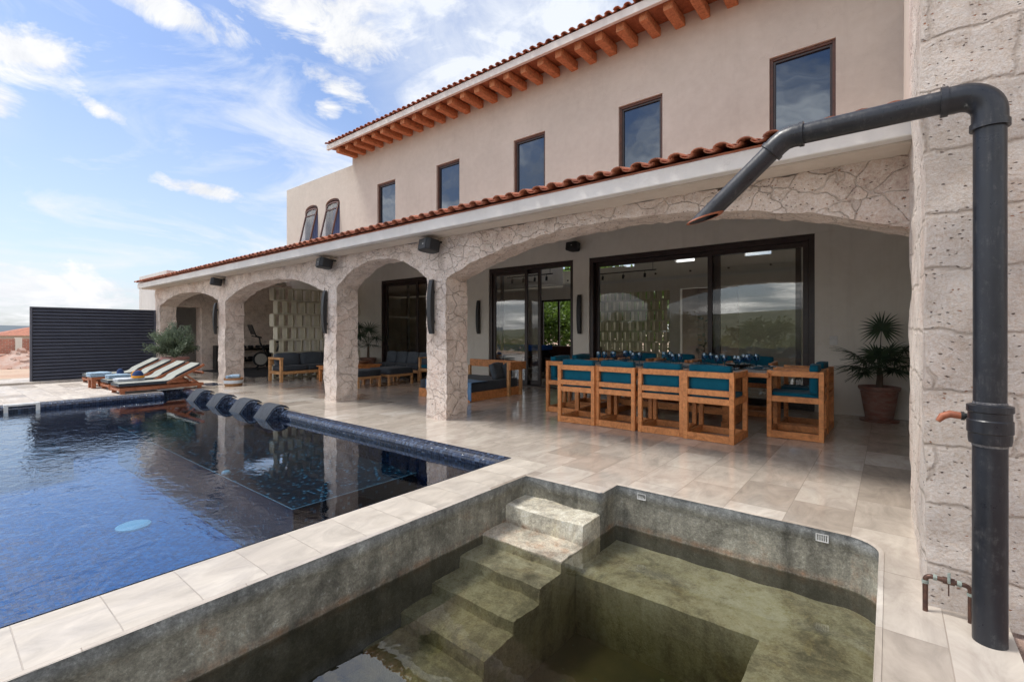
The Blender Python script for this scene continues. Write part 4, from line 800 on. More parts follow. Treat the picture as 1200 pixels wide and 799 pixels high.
bar(-14.15, 4.985, 1.29, 2.13, 'slim black column speaker on the pier left of the gym arch'); bar(-8.66, 4.985, 1.32, 2.16, 'slim black column speaker on the pier left of the narrow arch'); bar(-5.56, 4.985, 1.32, 2.16, 'slim black column speaker on the pier beside the daybed')
bar(-8.66, 9.42, 1.30, 2.20, 'slim black column speaker on the gallery wall behind the daybed'); bar(-5.53, 9.42, 1.31, 2.20, 'slim black column speaker on the gallery wall between the doors behind the table')
sw = thing('light_switch', 'white light switch on the grey wall left of the potted fan palm', 'switch', (-.72, 9.448, 1.21)); MB().box((-.055, -.012, -.075), (.055, 0, .075)).build('plate', M['switch'], sw, .006); MB().box((-.018, -.018, -.03), (.018, -.012, .03)).build('rocker', M['switch'], sw, .003)

# ------------------------------------------------------------------ dining set
CG = 'dining chairs round the long table'
def make_chair():      # origin at centre of the footprint, back towards -y
    t = thing('dining_chair', 'x', 'chair', group=CG); W, D, b = .61, .62, .055; x0, x1, y0, y1 = -W / 2, W / 2, -D / 2, D / 2
    for (x, y, h) in ((x0, y0, .86), (x1 - b, y0, .86), (x0, y1 - b, .86), (x1 - b, y1 - b, .86)): MB().box((x, y, 0), (x + b, y + b, h)).build('leg', M['teak'], t, .004)
    def rail(nm, a, c): MB().box(a, c).build(nm, M['teak'], t, .004)
    e = .002
    for z, nm in ((.0, 'base_rail'), (.46, 'seat_rail')):
        h = .09 if z == 0 else .075
        for y in (y0 + e, y1 - b - e): rail(nm, (x0 + b, y, z + .003), (x1 - b, y + b - e, z + h))
        for x in (x0 + e, x1 - b + e): rail(nm, (x, y0 + b, z + .003), (x + b - 2 * e, y1 - b, z + h))
    rail('back_rail', (x0 + b, y0 + e, .785), (x1 - b, y0 + b - e, .857)); rail('back_rail', (x0 + b, y0 + e, .565), (x1 - b, y0 + b - e, .635))
    for x in (x0 + e, x1 - b + e): rail('armrest', (x, y0 + b, .785), (x + b - 2 * e, y1 - b, .857))
    cushion('seat_cushion', (x0 + .06, y0 + .06, .49), (x1 - .06, y1 - .02, .575), M['teal'], t, .012)
    cushion('back_cushion', (x0 + .055, y0 + .06, .57), (x1 - .055, y0 + .16, .935), M['teal'], t, .014)
    return t
ch = make_chair(); first = True
def chair(x, y, rz, label):
    global first
    rz += random.uniform(-.045, .045); x += random.uniform(-.008, .008); y += random.uniform(-.025, .03)
    if first: ch.location = (x, y, 0); ch.rotation_euler = (0, 0, rz); ch['label'] = label; first = False
    else: dup(ch, (x, y, 0), rz, label)
nm = ['nearest the daybed', 'second from the daybed', 'third from the daybed', 'at the open end']
for i, x in enumerate((-3.635, -3.01, -2.37, -1.73)): chair(x, 6.37 + (.0 if i else -.02), random.uniform(-.015, .015), 'teal cushioned teak chair on the poolside of the table, ' + nm[i])
nm = ['farthest left', 'second from the left', 'third from the left', 'farthest right']
for i, x in enumerate((-3.75, -3.05, -2.40, -1.75)): chair(x, 8.62, math.pi, 'teal cushioned teak chair on the far side of the table, ' + nm[i])
chair(-4.28, 7.0, -math.pi / 2, 'teal cushioned teak chair at the left head of the table, nearer the pool'); chair(-4.30, 7.72, -math.pi / 2, 'teal cushioned teak chair at the left head of the table, nearer the doors')
chair(-.935, 7.15, math.pi / 2, 'teal cushioned teak chair seen side-on at the right head of table, nearer the pool'); chair(-.93, 7.82, math.pi / 2, 'teal cushioned teak chair at the right head of the table, nearer the wall')
tb = thing('dining_table', 'long dark topped teak dining table laid with teal glasses and plates', 'table', (-2.65, 7.48, 0))
MB().box((-1.40, -.70, .775), (1.40, .70, .822)).build('tabletop', M['tablewood'], tb, .004)
mb = MB(); mb.box((-1.45, -.75, .765), (1.45, -.702, .824)); mb.box((-1.45, .702, .765), (1.45, .75, .824)); mb.box((-1.45, -.70, .765), (-1.402, .70, .824)); mb.box((1.402, -.70, .765), (1.45, .70, .824)); mb.build('edge_band', M['teak'], tb, .003)
for x in (-.95, .85):
    mb = MB(); mb.box((x - .05, -.45, 0), (x + .05, .45, .09)); mb.box((x - .05, -.45, .67), (x + .05, .45, .763)); mb.box((x - .045, -.40, .09), (x + .045, -.28, .67)); mb.box((x - .045, .28, .09), (x + .045, .40, .67)); mb.build('trestle', M['teak'], tb, .004)
MB().box((-.90, -.06, .12), (.80, .06, .22)).build('stretcher', M['teak'], tb, .004)
# place settings
def goblet():
    t = thing('goblet', 'x', 'glass', group='teal goblets on the dining table')
    autosmooth(MB().lathe([(.036, 0), (.034, .004), (.006, .012), (.005, .075), (.012, .085), (.034, .10), (.044, .135), (.044, .165), (.038, .195), (.036, .195), (.041, .165), (.040, .135), (.030, .106), (.001, .095)], n=20, cap=False).build('bowl', M['teal_glass'], t)); return t
TZ = .824; seats = [(-3.635, 'n'), (-3.01, 'n'), (-2.37, 'n'), (-1.73, 'n'), (-3.75, 'f'), (-3.05, 'f'), (-2.40, 'f'), (-1.75, 'f'), (0, 'l'), (1, 'l'), (0, 'r'), (1, 'r')]
pm = MB().box((-.22, -.16, 0), (.22, .16, .004)).build('placemat', fabric('linen_mat', (.42, .42, .40)), None); plates = MB().lathe([(.06, 0), (.075, .004), (.125, .016), (.14, .02), (.138, .023), (.07, .008), (.001, .007)], n=28, cap=False).build('plate', M['porcelain'], None, smooth=True)
np_ = MB(); np_.grid(lambda u, v: (-.07 + .14 * u, -.05 + .1 * v, .012 + .012 * math.sin(u * 7) * math.sin(v * 5 + 1)), 8, 8); np_.grid(lambda u, v: (-.07 + .14 * u, -.05 + .1 * v, .0), 1, 1); napk = np_.build('napkin', M['teal'], None, smooth=True)
g0 = goblet(); ud = [True]
names = {'n': ['nearest the daybed', 'second from the daybed', 'third from the daybed', 'at the open right end'], 'f': ['farthest left', 'second from left', 'third from left', 'farthest right']}
cnt = {'n': 0, 'f': 0, 'l': 0, 'r': 0}
for (x, sd_) in seats:
    k = cnt[sd_]; cnt[sd_] += 1
    if sd_ == 'n': px, py, rz, wh = x, 6.95, 0, 'before the poolside chair ' + names['n'][k]
    elif sd_ == 'f': px, py, rz, wh = x, 8.0, math.pi, 'before the far side chair ' + names['f'][k]
    elif sd_ == 'l': px, py, rz, wh = -3.9, 7.2 + .5 * k, -math.pi / 2, 'at the left head of the table, ' + ('nearer the pool' if k == 0 else 'nearer the doors')
    else: px, py, rz, wh = -1.42, 7.25 + .5 * k, math.pi / 2, 'at the right head of the table, ' + ('nearer the pool' if k == 0 else 'nearer the wall')
    if ud[0]: a, b_, c_ = pm, plates, napk
    else: a, b_, c_ = pm.copy(), plates.copy(), napk.copy(); [C.objects.link(q) for q in (a, b_, c_)]
    for o_, nm_, z in ((a, 'placemat', 0), (b_, 'plate', .0045), (c_, 'napkin', .018)): o_.location = (px, py, TZ + z); o_.rotation_euler = (0, 0, rz + random.uniform(-.08, .08))
    tag(a, 'pale linen placemat ' + wh, 'placemat', 'placemats on the table'); tag(b_, 'blue glazed plate ' + wh, 'plate', 'plates on the table'); tag(c_, 'folded teal napkin on the plate ' + wh, 'napkin', 'napkins on the plates')
    for j in range(2):
        dx, dy = (-.20 if j else -.12), (.20 if j else .26); cx, sx = math.cos(rz), math.sin(rz); q = (px + dx * cx - dy * sx, py + dx * sx + dy * cx, TZ)
        lb = ('outer' if j else 'inner') + ' teal goblet of the pair ' + wh
        if ud[0] and j == 0: g0.location = q; g0['label'] = lb
        else: dup(g0, q, 0, lb)
    ud[0] = False
bw = MB().lathe([(.06, 0), (.13, .02), (.20, .055), (.195, .06), (.12, .03), (.001, .018)], n=28, cap=False).build('serving_bowl', M['black'], None, smooth=True); bw.location = (-1.75, 7.55, TZ); tag(bw, 'wide shallow black serving bowl near the right end of the dining table', 'bowl')

# ------------------------------------------------------------------ lounge furniture
def sofa(loc, rz, length, label, seats, depth=.72, arms=(True, True), cush=True):
    t = thing('sofa', label, 'sofa', loc, rz); L2 = length / 2; b = .07
    for (x, y) in ((-L2, 0), (L2 - b, 0), (-L2, depth - b), (L2 - b, depth - b)):
        arm = arms[0] if x < 0 else arms[1]; MB().box((x, y, 0), (x + b, y + b, .60 if arm else .27)).build('leg', M['palewood'], t, .004)
    mb = MB(); mb.box((-L2 + b, .005, .20), (L2 - b, b - .005, .28)); mb.box((-L2 + b, depth - b + .005, .20), (L2 - b, depth - .005, .28)); mb.box((-L2 + b, b, .22), (L2 - b, depth - b, .26)); mb.build('seat_frame', M['palewood'], t, .004)
    MB().box((-.035, .1, 0), (.035, .17, .215)).build('leg', M['palewood'], t)
    for sgn, on in zip((-1, 1), arms):
        if on:
            x = -L2 if sgn < 0 else L2 - b; mb = MB(); mb.box((x - .01, .0, .60), (x + b + .01, depth, .63) if False else (x + b + .01, depth, .655)); MB().box((x + .004, b, .20), (x + b - .004, depth - b, .28)).build('side_rail', M['palewood'], t); mb.build('armrest', M['palewood'], t, .005)
    mb = MB(); mb.box((-L2 + b, depth - b + .01, .45), (L2 - b, depth - .01, .60)); mb.build('back_rail', M['palewood'], t, .004)
    n = seats; wd = (length - 2 * b) / n
    for i in range(n):
        x = -L2 + b + i * wd; cushion('seat_cushion', (x + .006, .02, .285), (x + wd - .006, depth - .1, .42), M['grey_fabric'], t, .014)
        if cush: c = cushion('back_cushion', (x + .02, -.07, -.17), (x + wd - .03, .07, .17), M['slate_fabric'], t, .035); c.location = (0, depth - .20, .58); c.rotation_euler = (R(-10), 0, random.uniform(-.03, .03) * 0)
    return t
sofa((-12.78, 7.20, 0), math.pi / 2, 2.3, 'charcoal sofa with pale teak frame in front of the cream block partition', 3)
s2 = sofa((-11.25, 8.62, 0), 0, 2.15, 'charcoal sofa with light grey back cushions against the dark sliding door', 4, arms=(False, False))
def otto(x, y, w_, d_, label):
    t = thing('ottoman', label, 'ottoman', (x, y, 0), 0, 'ottomans by the coffee table')
    for (a, b_) in ((-w_ / 2, -d_ / 2), (w_ / 2 - .05, -d_ / 2), (-w_ / 2, d_ / 2 - .05), (w_ / 2 - .05, d_ / 2 - .05)): MB().box((a, b_, 0), (a + .05, b_ + .05, .21)).build('leg', M['palewood'], t, .003)
    MB().box((-w_ / 2, -d_ / 2, .211), (w_ / 2, d_ / 2, .27)).build('frame', M['palewood'], t, .004); cushion('cushion', (-w_ / 2, -d_ / 2, .272), (w_ / 2, d_ / 2, .42), M['grey_fabric'], t, .012)
otto(-10.25, 6.84, .72, .66, 'charcoal ottoman on teak legs, the one nearer the pool'); otto(-10.25, 7.76, .80, .78, 'larger charcoal ottoman on teak legs, the one nearer the doors')
ct = thing('coffee_table', 'low slatted teak coffee table between the charcoal sofas', 'coffee table', (-11.85, 7.55, 0)); mb = MB(); [mb.box((-.45 + i * .1, -.75, .40), (-.36 + i * .1, .75, .43)) for i in range(9)]; mb.build('tabletop', M['teak'], ct, .003)
MB().box((-.42, -.70, .33), (.42, .70, .399)).build('apron', M['teak'], ct)
for x, y in ((-.42, -.7), (.35, -.7), (-.42, .63), (.35, .63)): MB().box((x, y, 0), (x + .07, y + .07, .33)).build('leg', M['teak'], ct, .003)
bl = MB().lathe([(.07, 0), (.15, .03), (.21, .09), (.20, .095), (.13, .04), (.001, .02)], n=24, cap=False).build('bowl', M['tablewood'], None, smooth=True); bl.location = (-11.9, 8.05, .43); tag(bl, 'round dark wooden bowl on the slatted coffee table', 'bowl')
ac = thing('armchair', 'teak armchair with a teal cushion, half hidden behind the daybed pier', 'armchair', (-9.78, 8.86, 0))
for x, y in ((-.32, -.32), (.26, -.32), (-.32, .26), (.26, .26)): MB().box((x, y, 0), (x + .06, y + .06, .62)).build('leg', M['palewood'], ac, .003)
mb = MB(); mb.box((-.26, -.315, .28), (.26, -.265, .36)); mb.box((-.26, .265, .28), (.26, .315, .36)); mb.box((-.315, -.26, .28), (-.265, .26, .36)); mb.box((.265, -.26, .28), (.315, .26, .36)); mb.build('seat_frame', M['palewood'], ac, .003); mb = MB(); mb.box((-.26, .265, .48), (.26, .315, .62)); mb.build('back_rail', M['palewood'], ac, .003)
MB().box((-.325, -.33, .621), (-.255, .33, .655)).box((.255, -.33, .621), (.325, .33, .655)).build('armrest', M['palewood'], ac, .003); cushion('seat_cushion', (-.26, -.28, .36), (.26, .24, .46), M['teal'], ac, .015); cushion('back_cushion', (-.25, .12, .45), (.25, .25, .74), M['teal'], ac, .02)
# daybed
db = thing('daybed', 'low teak daybed with charcoal mattress and corner rail beside the pier', 'daybed', (-7.03, 7.38, 0))
mb = MB(); mb.box((-.75, -.79, .0), (.73, -.74, .175)); mb.box((-.75, .74, 0), (.73, .79, .175)); mb.box((-.75, -.74, 0), (-.70, .74, .175)); mb.box((.68, -.74, 0), (.73, .74, .175)); mb.box((-.70, -.74, .08), (.68, .74, .12)); mb.build('base', M['teak'], db, .004)
cushion('mattress', (-.73, -.77, .176), (.715, .72, .355), M['grey_fabric'], db, .016, 12)
for (x, y) in ((.735, .33), (.735, .74), (-.78, .74)): MB().box((x, y, 0), (x + .06, y + .06, .575) if y > .5 else (x + .06, y + .06, .72)).build('post', M['palewood'], db, .003)
MB().box((-.78, .80, .55), (.85, .86, .715)).build('back_rail', M['teak'], db, .004); MB().box((.80, .30, .55), (.86, .798, .715)).build('side_rail', M['teak'], db, .004)
def pillow(name, loc, rot, size, mat, label, cat='pillow'):
    c = cushion(name, (-size[0] / 2, -size[1] / 2, -size[2] / 2), (size[0] / 2, size[1] / 2, size[2] / 2), mat, None, .045, 10); c.location = loc; c.rotation_euler = rot; tag(c, label, cat); return c
pillow('pillow', (-6.55, 7.72, .52), (R(18), 0, R(-78)), (.46, .12, .32), M['slate_fabric'], 'square grey pillow leaning by the daybed post'); pillow('pillow', (-6.52, 8.02, .50), (R(14), 0, R(-60)), (.42, .12, .30), M['slate_fabric'], 'grey pillow in the rear corner of the daybed, half behind the rail')
mb = MB()
def thr(u, v):
    x = -7.55 + 1.30 * u; s = v * .98; y = 6.98 - s + .25 * math.sin(u * 2.2) * .4; z = .375 + .006 * math.sin(u * 13 + v * 4); ye = 6.585
    if y < ye: z = .37 - (ye - y) * (.35 + .9 * max(0, u - .6)) ; y = ye - .012 - .01 * math.sin(u * 12)
    return (x, y, z)
mb.grid(thr, 40, 30); th_ = mb.build('throw_blanket', M['blue_throw'], None, smooth=True); sm = th_.modifiers.new('s', 'SOLIDIFY'); sm.thickness = .008; tag(th_, 'light blue throw draped over the front edge of the daybed', 'blanket')

# ------------------------------------------------------------------ loungers by the pool
GL = 'sun loungers in a row by the slatted fence'
def make_lounger():
    t = thing('sun_lounger', 'x', 'sun lounger', group=GL)      # head towards +x, foot towards -x
    Ls = 1.62; mb = MB(); mb.box((-Ls, -.32, .06), (0, -.27, .13)); mb.box((-Ls, .27, .06), (0, .32, .13)); mb.box((-Ls, -.27, .07), (-Ls + .06, .27, .12)); mb.box((-.06, -.27, .07), (0, .27, .12)); mb.build('frame', M['redwood'], t, .004)
    for x in (-Ls + .02, -.12):
        for y in (-.31, .26): MB().box((x, y, 0), (x + .08, y + .05, .06)).build('leg', M['redwood'], t)
    def prof(s): # distance along the pad, foot to head
        if s < .85: return (-Ls + s, .165)
        a = R(29); q = s - .85
        k = min(1, q / .25); return (-Ls + .85 + q * math.cos(a * k), .165 + q * math.sin(a * k * .93))
    mb = MB(); mb.grid(lambda u, v: (prof(v * 1.65)[0], -.28 + .56 * u, prof(v * 1.65)[1] + .07 + (0.0 if .02 < u < .98 else -.015)), 10, 24)
    mb.build('canvas_cover', M['sling'], t, smooth=True)
    mb = MB(); mb.grid(lambda u, v: (prof(v * 1.65)[0], -.282 if u < .5 else .282, prof(v * 1.65)[1] + (0 if u in (0, 1) else .0)), 1, 24)
    q = MB(); nv = 24
    for i in range(nv + 1):
        x, z = prof(i / nv * 1.65); q.v += [(x, -.285, z), (x, .285, z), (x, .285, z + .062), (x, -.285, z + .062)]
    for i in range(nv): q.f += [(4 * i + j, 4 * i + (j + 1) % 4, 4 * i + 4 + (j + 1) % 4, 4 * i + 4 + j) for j in range(4)]
    q.f += [(0, 3, 2, 1), (4 * nv, 4 * nv + 1, 4 * nv + 2, 4 * nv + 3)]; q.build('mattress', M['grey_fabric'], t)
    a = R(27)
    for y in (-.31, .27):
        mtx = Matrix.Rotation(-a, 3, 'Y'); MB().obox((-Ls + .90 + .36, y + .02, .16 + .20), (.86, .04, .06), mtx).build('back_frame', M['redwood'], t, .003)
        MB().obox((-.24, y + .02, .23), (.34, .03, .04), Matrix.Rotation(R(38), 3, 'Y')).build('prop', M['redwood'], t)
    MB().obox((-Ls + .90 + .72, 0, .36), (.05, .56, .05), Matrix.Rotation(-a, 3, 'Y')).build('head_rail', M['redwood'], t)
    return t
lg = make_lounger(); rzL = math.atan2(.995, -.04)
hs = [(-13.3, 4.28), (-14.45, 4.32), (-15.6, 4.34), (-16.75, 4.36)]; lnm = ['nearest the arcade pier', 'second from the pool', 'third from the pool', 'farthest, closest to the slatted fence']
for i, (x, y) in enumerate(hs):
    lb = 'wooden sun lounger with pale canvas pad, ' + lnm[i]
    if i == 0: lg.location = (x, y, .004); lg.rotation_euler = (0, 0, rzL); lg['label'] = lb
    else: dup(lg, (x, y, .004), rzL, lb)
def towel(x, y, z, sx, sy, h, mat, label, rz=0):
    t = MB(); t.grid(lambda u, v: ((u - .5) * sx, (v - .5) * sy, h + .012 * noise.noise((u * 4 + x, v * 4, 0)) - (.02 if u in (0, 1) or v in (0, 1) else 0)), 14, 12); k = len(t.v); t.grid(lambda u, v: ((u - .5) * sx, (v - .5) * sy, 0), 14, 12)
    for i in range(3): t.box((-sx / 2 - .003, -sy / 2 - .003, h * i / 3 + .004), (sx / 2 + .003, sy / 2 + .003, h * (i + 1) / 3 - .004))
    o = t.build('towel', mat, None, .008); o.location = (x, y, z); o.rotation_euler = (0, 0, rz); tag(o, label, 'towel'); return o
def sidetable(x, y, label, w_=.5):
    t = thing('side_table', label, 'side table', (x, y, .004), rzL); MB().box((-w_ / 2, -w_ / 2, .20), (w_ / 2, w_ / 2, .27)).build('tabletop', M['redwood'], t, .006)
    for a in (-1, 1):
        for b_ in (-1, 1): MB().box((a * (w_ / 2 - .05) - .04, b_ * (w_ / 2 - .05) - .04, 0), (a * (w_ / 2 - .05) + .04, b_ * (w_ / 2 - .05) + .04, .2)).build('leg', M['redwood'], t, .004)
sidetable(-15.0, 2.72, 'low dark wood side table between the lounger feet, holding a pale blue towel', .36)
towel(-15.0, 2.72, .275, .40, .38, .10, M['towel_blue'], 'thick pale blue towel stack on the low wooden side table', rzL)
towel(-13.55, 2.98, .245, .5, .34, .06, M['towel_white'], 'folded white towel on the foot of the nearest lounger', rzL)
towel(-14.50, 2.98, .245, .42, .3, .09, M['towel_blue'], 'folded pale blue towel on the foot of the second lounger', rzL)
def hat(x, y, z, r, m1, m2, label):
    t = thing('sun_hat', label, 'hat', (x, y, z)); autosmooth(MB().lathe([(r, 0), (r, .03), (r * .92, .05), (r * .90, .012)], n=20, cap=False).build('brim', m2, t)); autosmooth(MB().lathe([(r * .86, .03), (r * .8, .10), (r * .5, .155), (.001, .17)], n=20, cap=False).build('crown', m1, t))
hat(-13.45, 3.12, .305, .125, M['navy_cloth'], M['orange_cloth'], 'navy sun hat with orange brim on the folded white towel'); hat(-14.50, 3.30, .235, .085, M['orange_cloth'], M['orange_cloth'], 'small orange sun hat on the second lounger'); hat(-15.6, 3.25, .235, .09, M['navy_cloth'], M['navy_cloth'], 'small navy sun hat lying on the third lounger')
# pads over the pool edge
PG = 'grey padded loungers along the pool edge'
def seat_pad():
    t = thing('ledge_lounger', 'x', 'pool lounger', group=PG); prof = [(.13, .012), (.06, .06), (-.03, .085), (-.12, .075), (-.20, .02), (-.28, -.09), (-.36, -.20)]; th_ = .022
    v = []; 
    mb = MB(); n = len(prof)
    for (y, z) in prof: mb.v += [(-.27, y, z), (.27, y, z), (.27, y, z + th_), (-.27, y, z + th_)]
    for i in range(n - 1): mb.f += [(4 * i + j, 4 * i + (j + 1) % 4, 4 * i + 4 + (j + 1) % 4, 4 * i + 4 + j) for j in range(4)]
    mb.f += [(0, 3, 2, 1), (4 * n - 4, 4 * n - 3, 4 * n - 2, 4 * n - 1)]; autosmooth(mb.build('pad', M['pad'], t, .008), 45)
    core = [(.0, -.02), (.04, .055), (-.03, .078), (-.12, .068), (-.195, .012), (-.275, -.095), (-.34, -.20), (-.30, -.42), (-.02, -.42)]
    MB().prism([(-.255, y, z) for y, z in core], (.51, 0, 0)).build('tiled_core', M['mosaic'], t, .01)
    rg = MB()
    for sx in (-.268, .256):
        for i in range(len(core)):
            (y0, z0), (y1, z1) = core[i], core[(i + 1) % len(core)]; cy, cz = -.18, -.10; f = .82
            rg.prism([(sx, y0, z0), (sx, y1, z1), (sx, cy + (y1 - cy) * f, cz + (z1 - cz) * f), (sx, cy + (y0 - cy) * f, cz + (z0 - cz) * f)], (.012, 0, 0))
    rg.build('tile_border', M['bandmosaic'], t); return t
sp0 = seat_pad(); sp0.scale = (.86, .86, .86); pn = ['farthest from the camera', 'second from the far end', 'third from the far end', 'nearest the camera']
for i, x in enumerate((-11.8, -10.64, -9.5, -8.45)):
    lb = 'grey pad curved over a tiled hump at the pool edge, ' + pn[i]
    if i == 0: sp0.location = (x, 3.93, 0); sp0['label'] = lb
    else: dup(sp0, (x, 3.93, 0), 0, lb)

# ------------------------------------------------------------------ fence, far left things
fn = thing('slatted_fence', 'dark charcoal metal fence of horizontal louvres behind the loungers', 'fence', (-19.55, 0, 0))
mb = MB(); z = -.14; k = 0
while z < 2.0:
    mb.prism([(.03, 2.06, z), (.055, 2.06, z + .010), (.045, 2.06, z + .022), (-.015, 2.06, z + .082), (-.03, 2.06, z + .075)], (0, 2.93, 0)); z += .1
mb.build('louvres', M['metal_fence'], fn)
for y in (2.0, 3.5, 4.97): MB().box((-.05, y, -.15), (.055 if y != 3.5 else -.035, y + .05, 2.09)).build('post', M['metal_fence'], fn, .003)
MB().box((-.05, 2.05, 2.05), (.055, 4.97, 2.09)).build('top_rail', M['metal_fence'], fn, .003); MB().box((-.045, 2.05, -.15), (-.036, 4.97, 2.05)).build('back_panel', M['metal_fence'], fn)
struct(MB().box((-19.75, -6, -.15), (-19.3, 5.0, -.09)).build('kerb', M['light_deck'], None, .01))
bwl = thing('brick_wall', 'weathered red brick wall across the sandy plot beyond the fence', 'wall', (-42.5, 2, 0)); mb = MB(); mb.box((-.15, -22, -1), (.15, 24, .93)); mb.build('brickwork', M['brick'], bwl)
mb = MB(); [mb.box((-.18, -20 + 3.1 * i, -1), (.2, -19.7 + 3.1 * i, 1.0)) for i in range(14)]; mb.build('concrete_posts', M['grey_stucco'], bwl)
def rubble(x, y, r, h, n, label, mat):
    mb = MB()
    for i in range(n):
        a, q = random.uniform(0, 6.28), random.random() ** .6; s = random.uniform(.12, .32); c = (x + r * q * math.cos(a), y + r * q * math.sin(a), -.55 + h * (1 - q) * random.uniform(.6, 1))
        mb.obox(c, (s, s * .8, s * .6), Matrix.Rotation(random.uniform(0, 3), 3, 'Z') @ Matrix.Rotation(random.uniform(0, 1), 3, 'X'))
    mb.grid(lambda u, v: (x + r * (2 * u - 1), y + r * (2 * v - 1), -.6 + h * max(0, 1 - math.hypot(2 * u - 1, 2 * v - 1)) ** .8), 14, 14)
    o = mb.build('rubble_heap', mat, None); tag(o, label, 'rubble heap')
rubble(-36.5, 3.4, 2.2, .95, 160, 'pale gravel and broken brick heap in front of the brick wall', simple('rubble', (.50, .40, .34), (.38, .20, .14), .95, 2, space='World')); rubble(-37.5, 1.2, 1.4, .6, 90, 'low reddish rubble heap left of the gravel heap', M['gravel'])
hs_ = thing('small_house', 'low house with an orange tiled hip roof beyond the brick wall', 'house', (-78, 9.5, 0)); MB().box((-4, -4.5, -1.3), (4, 4.5, .95)).build('wall', M['stucco'], hs_)
MB().add([(-4.6, -5.1, .95), (4.6, -5.1, .95), (4.6, 5.1, .95), (-4.6, 5.1, .95), (-1, 0, 2.3), (1, 0, 2.3)], [(0, 1, 5, 4), (1, 2, 5), (2, 3, 4, 5), (3, 0, 4), (0, 3, 2, 1)]).build('roof', M['terracotta'], hs_)
def house2(x, y, w_, h, label):
    t = thing('distant_house', label, 'house', (x, y, 0)); MB().box((-w_, -w_, -1.5), (w_, w_, h)).build('wall', M['brick'], t); MB().box((-w_ - .2, -w_ - .2, h), (w_ + .2, w_ + .2, h + .2)).build('roof', M['white_stucco'], t)
house2(-70, -2.0, 3.0, .9, 'flat roofed brick shed left of the orange roofed house')

# ------------------------------------------------------------------ plants
def fan(mb, base, tip_dir, L_, nb=26, spread=150, wid=.030, droop=.25):
    d = Vector(tip_dir).normalized(); side = d.cross(Vector((0, 0, 1))); side = side.normalized() if side.length > .01 else Vector((1, 0, 0)); up = side.cross(d)
    for i in range(nb):
        a = R(-spread + 2 * spread * i / (nb - 1)); L2 = L_ * (.72 + .28 * math.cos(a / 1.6)) * random.uniform(.92, 1.05)
        v = d * math.cos(a) + side * math.sin(a); w_ = (v.cross(up)).normalized(); pr = None; pts_ = []
        for k_ in range(5):
            s = k_ / 4; p = Vector(base) + v * L2 * s + up * (.03 * math.cos(a * 6) * s) + Vector((0, 0, -droop * L2 * s * s)); ww = wid * (0.35 + 1.6 * s if s < .4 else 1.0 * (1 - (s - .4) / .6)) + .0012; pts_.append((p - w_ * ww / 2 + up * .004, p, p + w_ * ww / 2 + up * .004))
        for k_ in range(4):
            q = len(mb.v); mb.v += [tuple(z) for z in pts_[k_] + pts_[k_ + 1]]; mb.f += [(q, q + 1, q + 4, q + 3), (q + 1, q + 2, q + 5, q + 4)]
def fanpalm(loc, s, label, potlabel, seed, dirs):
    random.seed(seed); pl_ = thing('fan_palm', label, 'palm', (loc[0], loc[1], .48)); st = MB().tube([(0, 0, 0), (.01, 0, .18), (0, .01, .36 * s)], [.045, .04, .03], 10); autosmooth(st.build('trunk', M['bark'], pl_))
    fr = MB(); stm = MB()
    for (dx, dy, dz, L_, st_) in dirs:
        d = Vector((dx, dy, dz)); base = Vector((0, 0, .32 * s)); e_ = base + d.normalized() * st_ * s; mid_ = base.lerp(e_, .5) + Vector((0, 0, .04)); stm.tube([base, mid_, e_], [.008, .006, .005], 6); fan(fr, e_, d, L_ * s)
    fr.build('fronds', M['palm'], pl_); stm.build('stalks', M['darkleaf'], pl_)
    pt = thing('plant_pot', potlabel, 'pot', (loc[0], loc[1], 0)); prof = [(.165, .03), (.172, .05), (.20, .22), (.228, .42), (.235, .44), (.225, .455), (.245, .47), (.262, .50), (.262, .525), (.235, .53), (.225, .50), (.001, .49)]
    autosmooth(MB().lathe(prof, n=36, cap=False).build('pot_body', M['pot'], pt), 50); autosmooth(MB().lathe([(.235, .0), (.245, .02), (.22, .03), (.001, .03)], n=36, cap=False).build('saucer', M['pot'], pt)); MB().lathe([(.22, .501), (.001, .505)], n=24, cap=False).build('soil', M['soil'], pt)
fanpalm((-.12, 9.10), 1.0, 'fan palm with dark spiky fronds in the gallery corner', 'aged terracotta pot under the fan palm in the gallery corner', 3,
        [(.05, -.1, 1, .36, .60), (-.8, -.25, .55, .38, .36), (.75, -.25, .75, .34, .42), (-.35, -.5, .25, .34, .30), (.4, -.5, .3, .34, .34), (.9, -.1, .15, .32, .30), (-.9, .0, .05, .32, .32), (.0, -.7, .7, .30, .30), (-.5, -.3, -.2, .26, .22), (.3, .3, .6, .3, .3), (-.6, -.5, .0, .34, .26), (.5, -.6, .0, .34, .26), (.1, -.8, .1, .36, .24), (-.2, -.4, .9, .3, .22), (.8, -.5, -.1, .30, .22)])
fanpalm((-13.1, 9.0), 1.35, 'tall dark fan palm standing left of the dark sliding door', 'clay pot holding the palm left of the dark sliding door', 5,
        [(.5, -.3, .8, .40, .45), (-.4, -.2, .9, .36, .5), (.8, -.1, .4, .38, .40), (.3, -.6, .5, .36, .4), (-.8, -.2, .4, .34, .4), (.7, -.3, .05, .34, .36), (-.2, -.6, .1, .3, .3)])
random.seed(11)
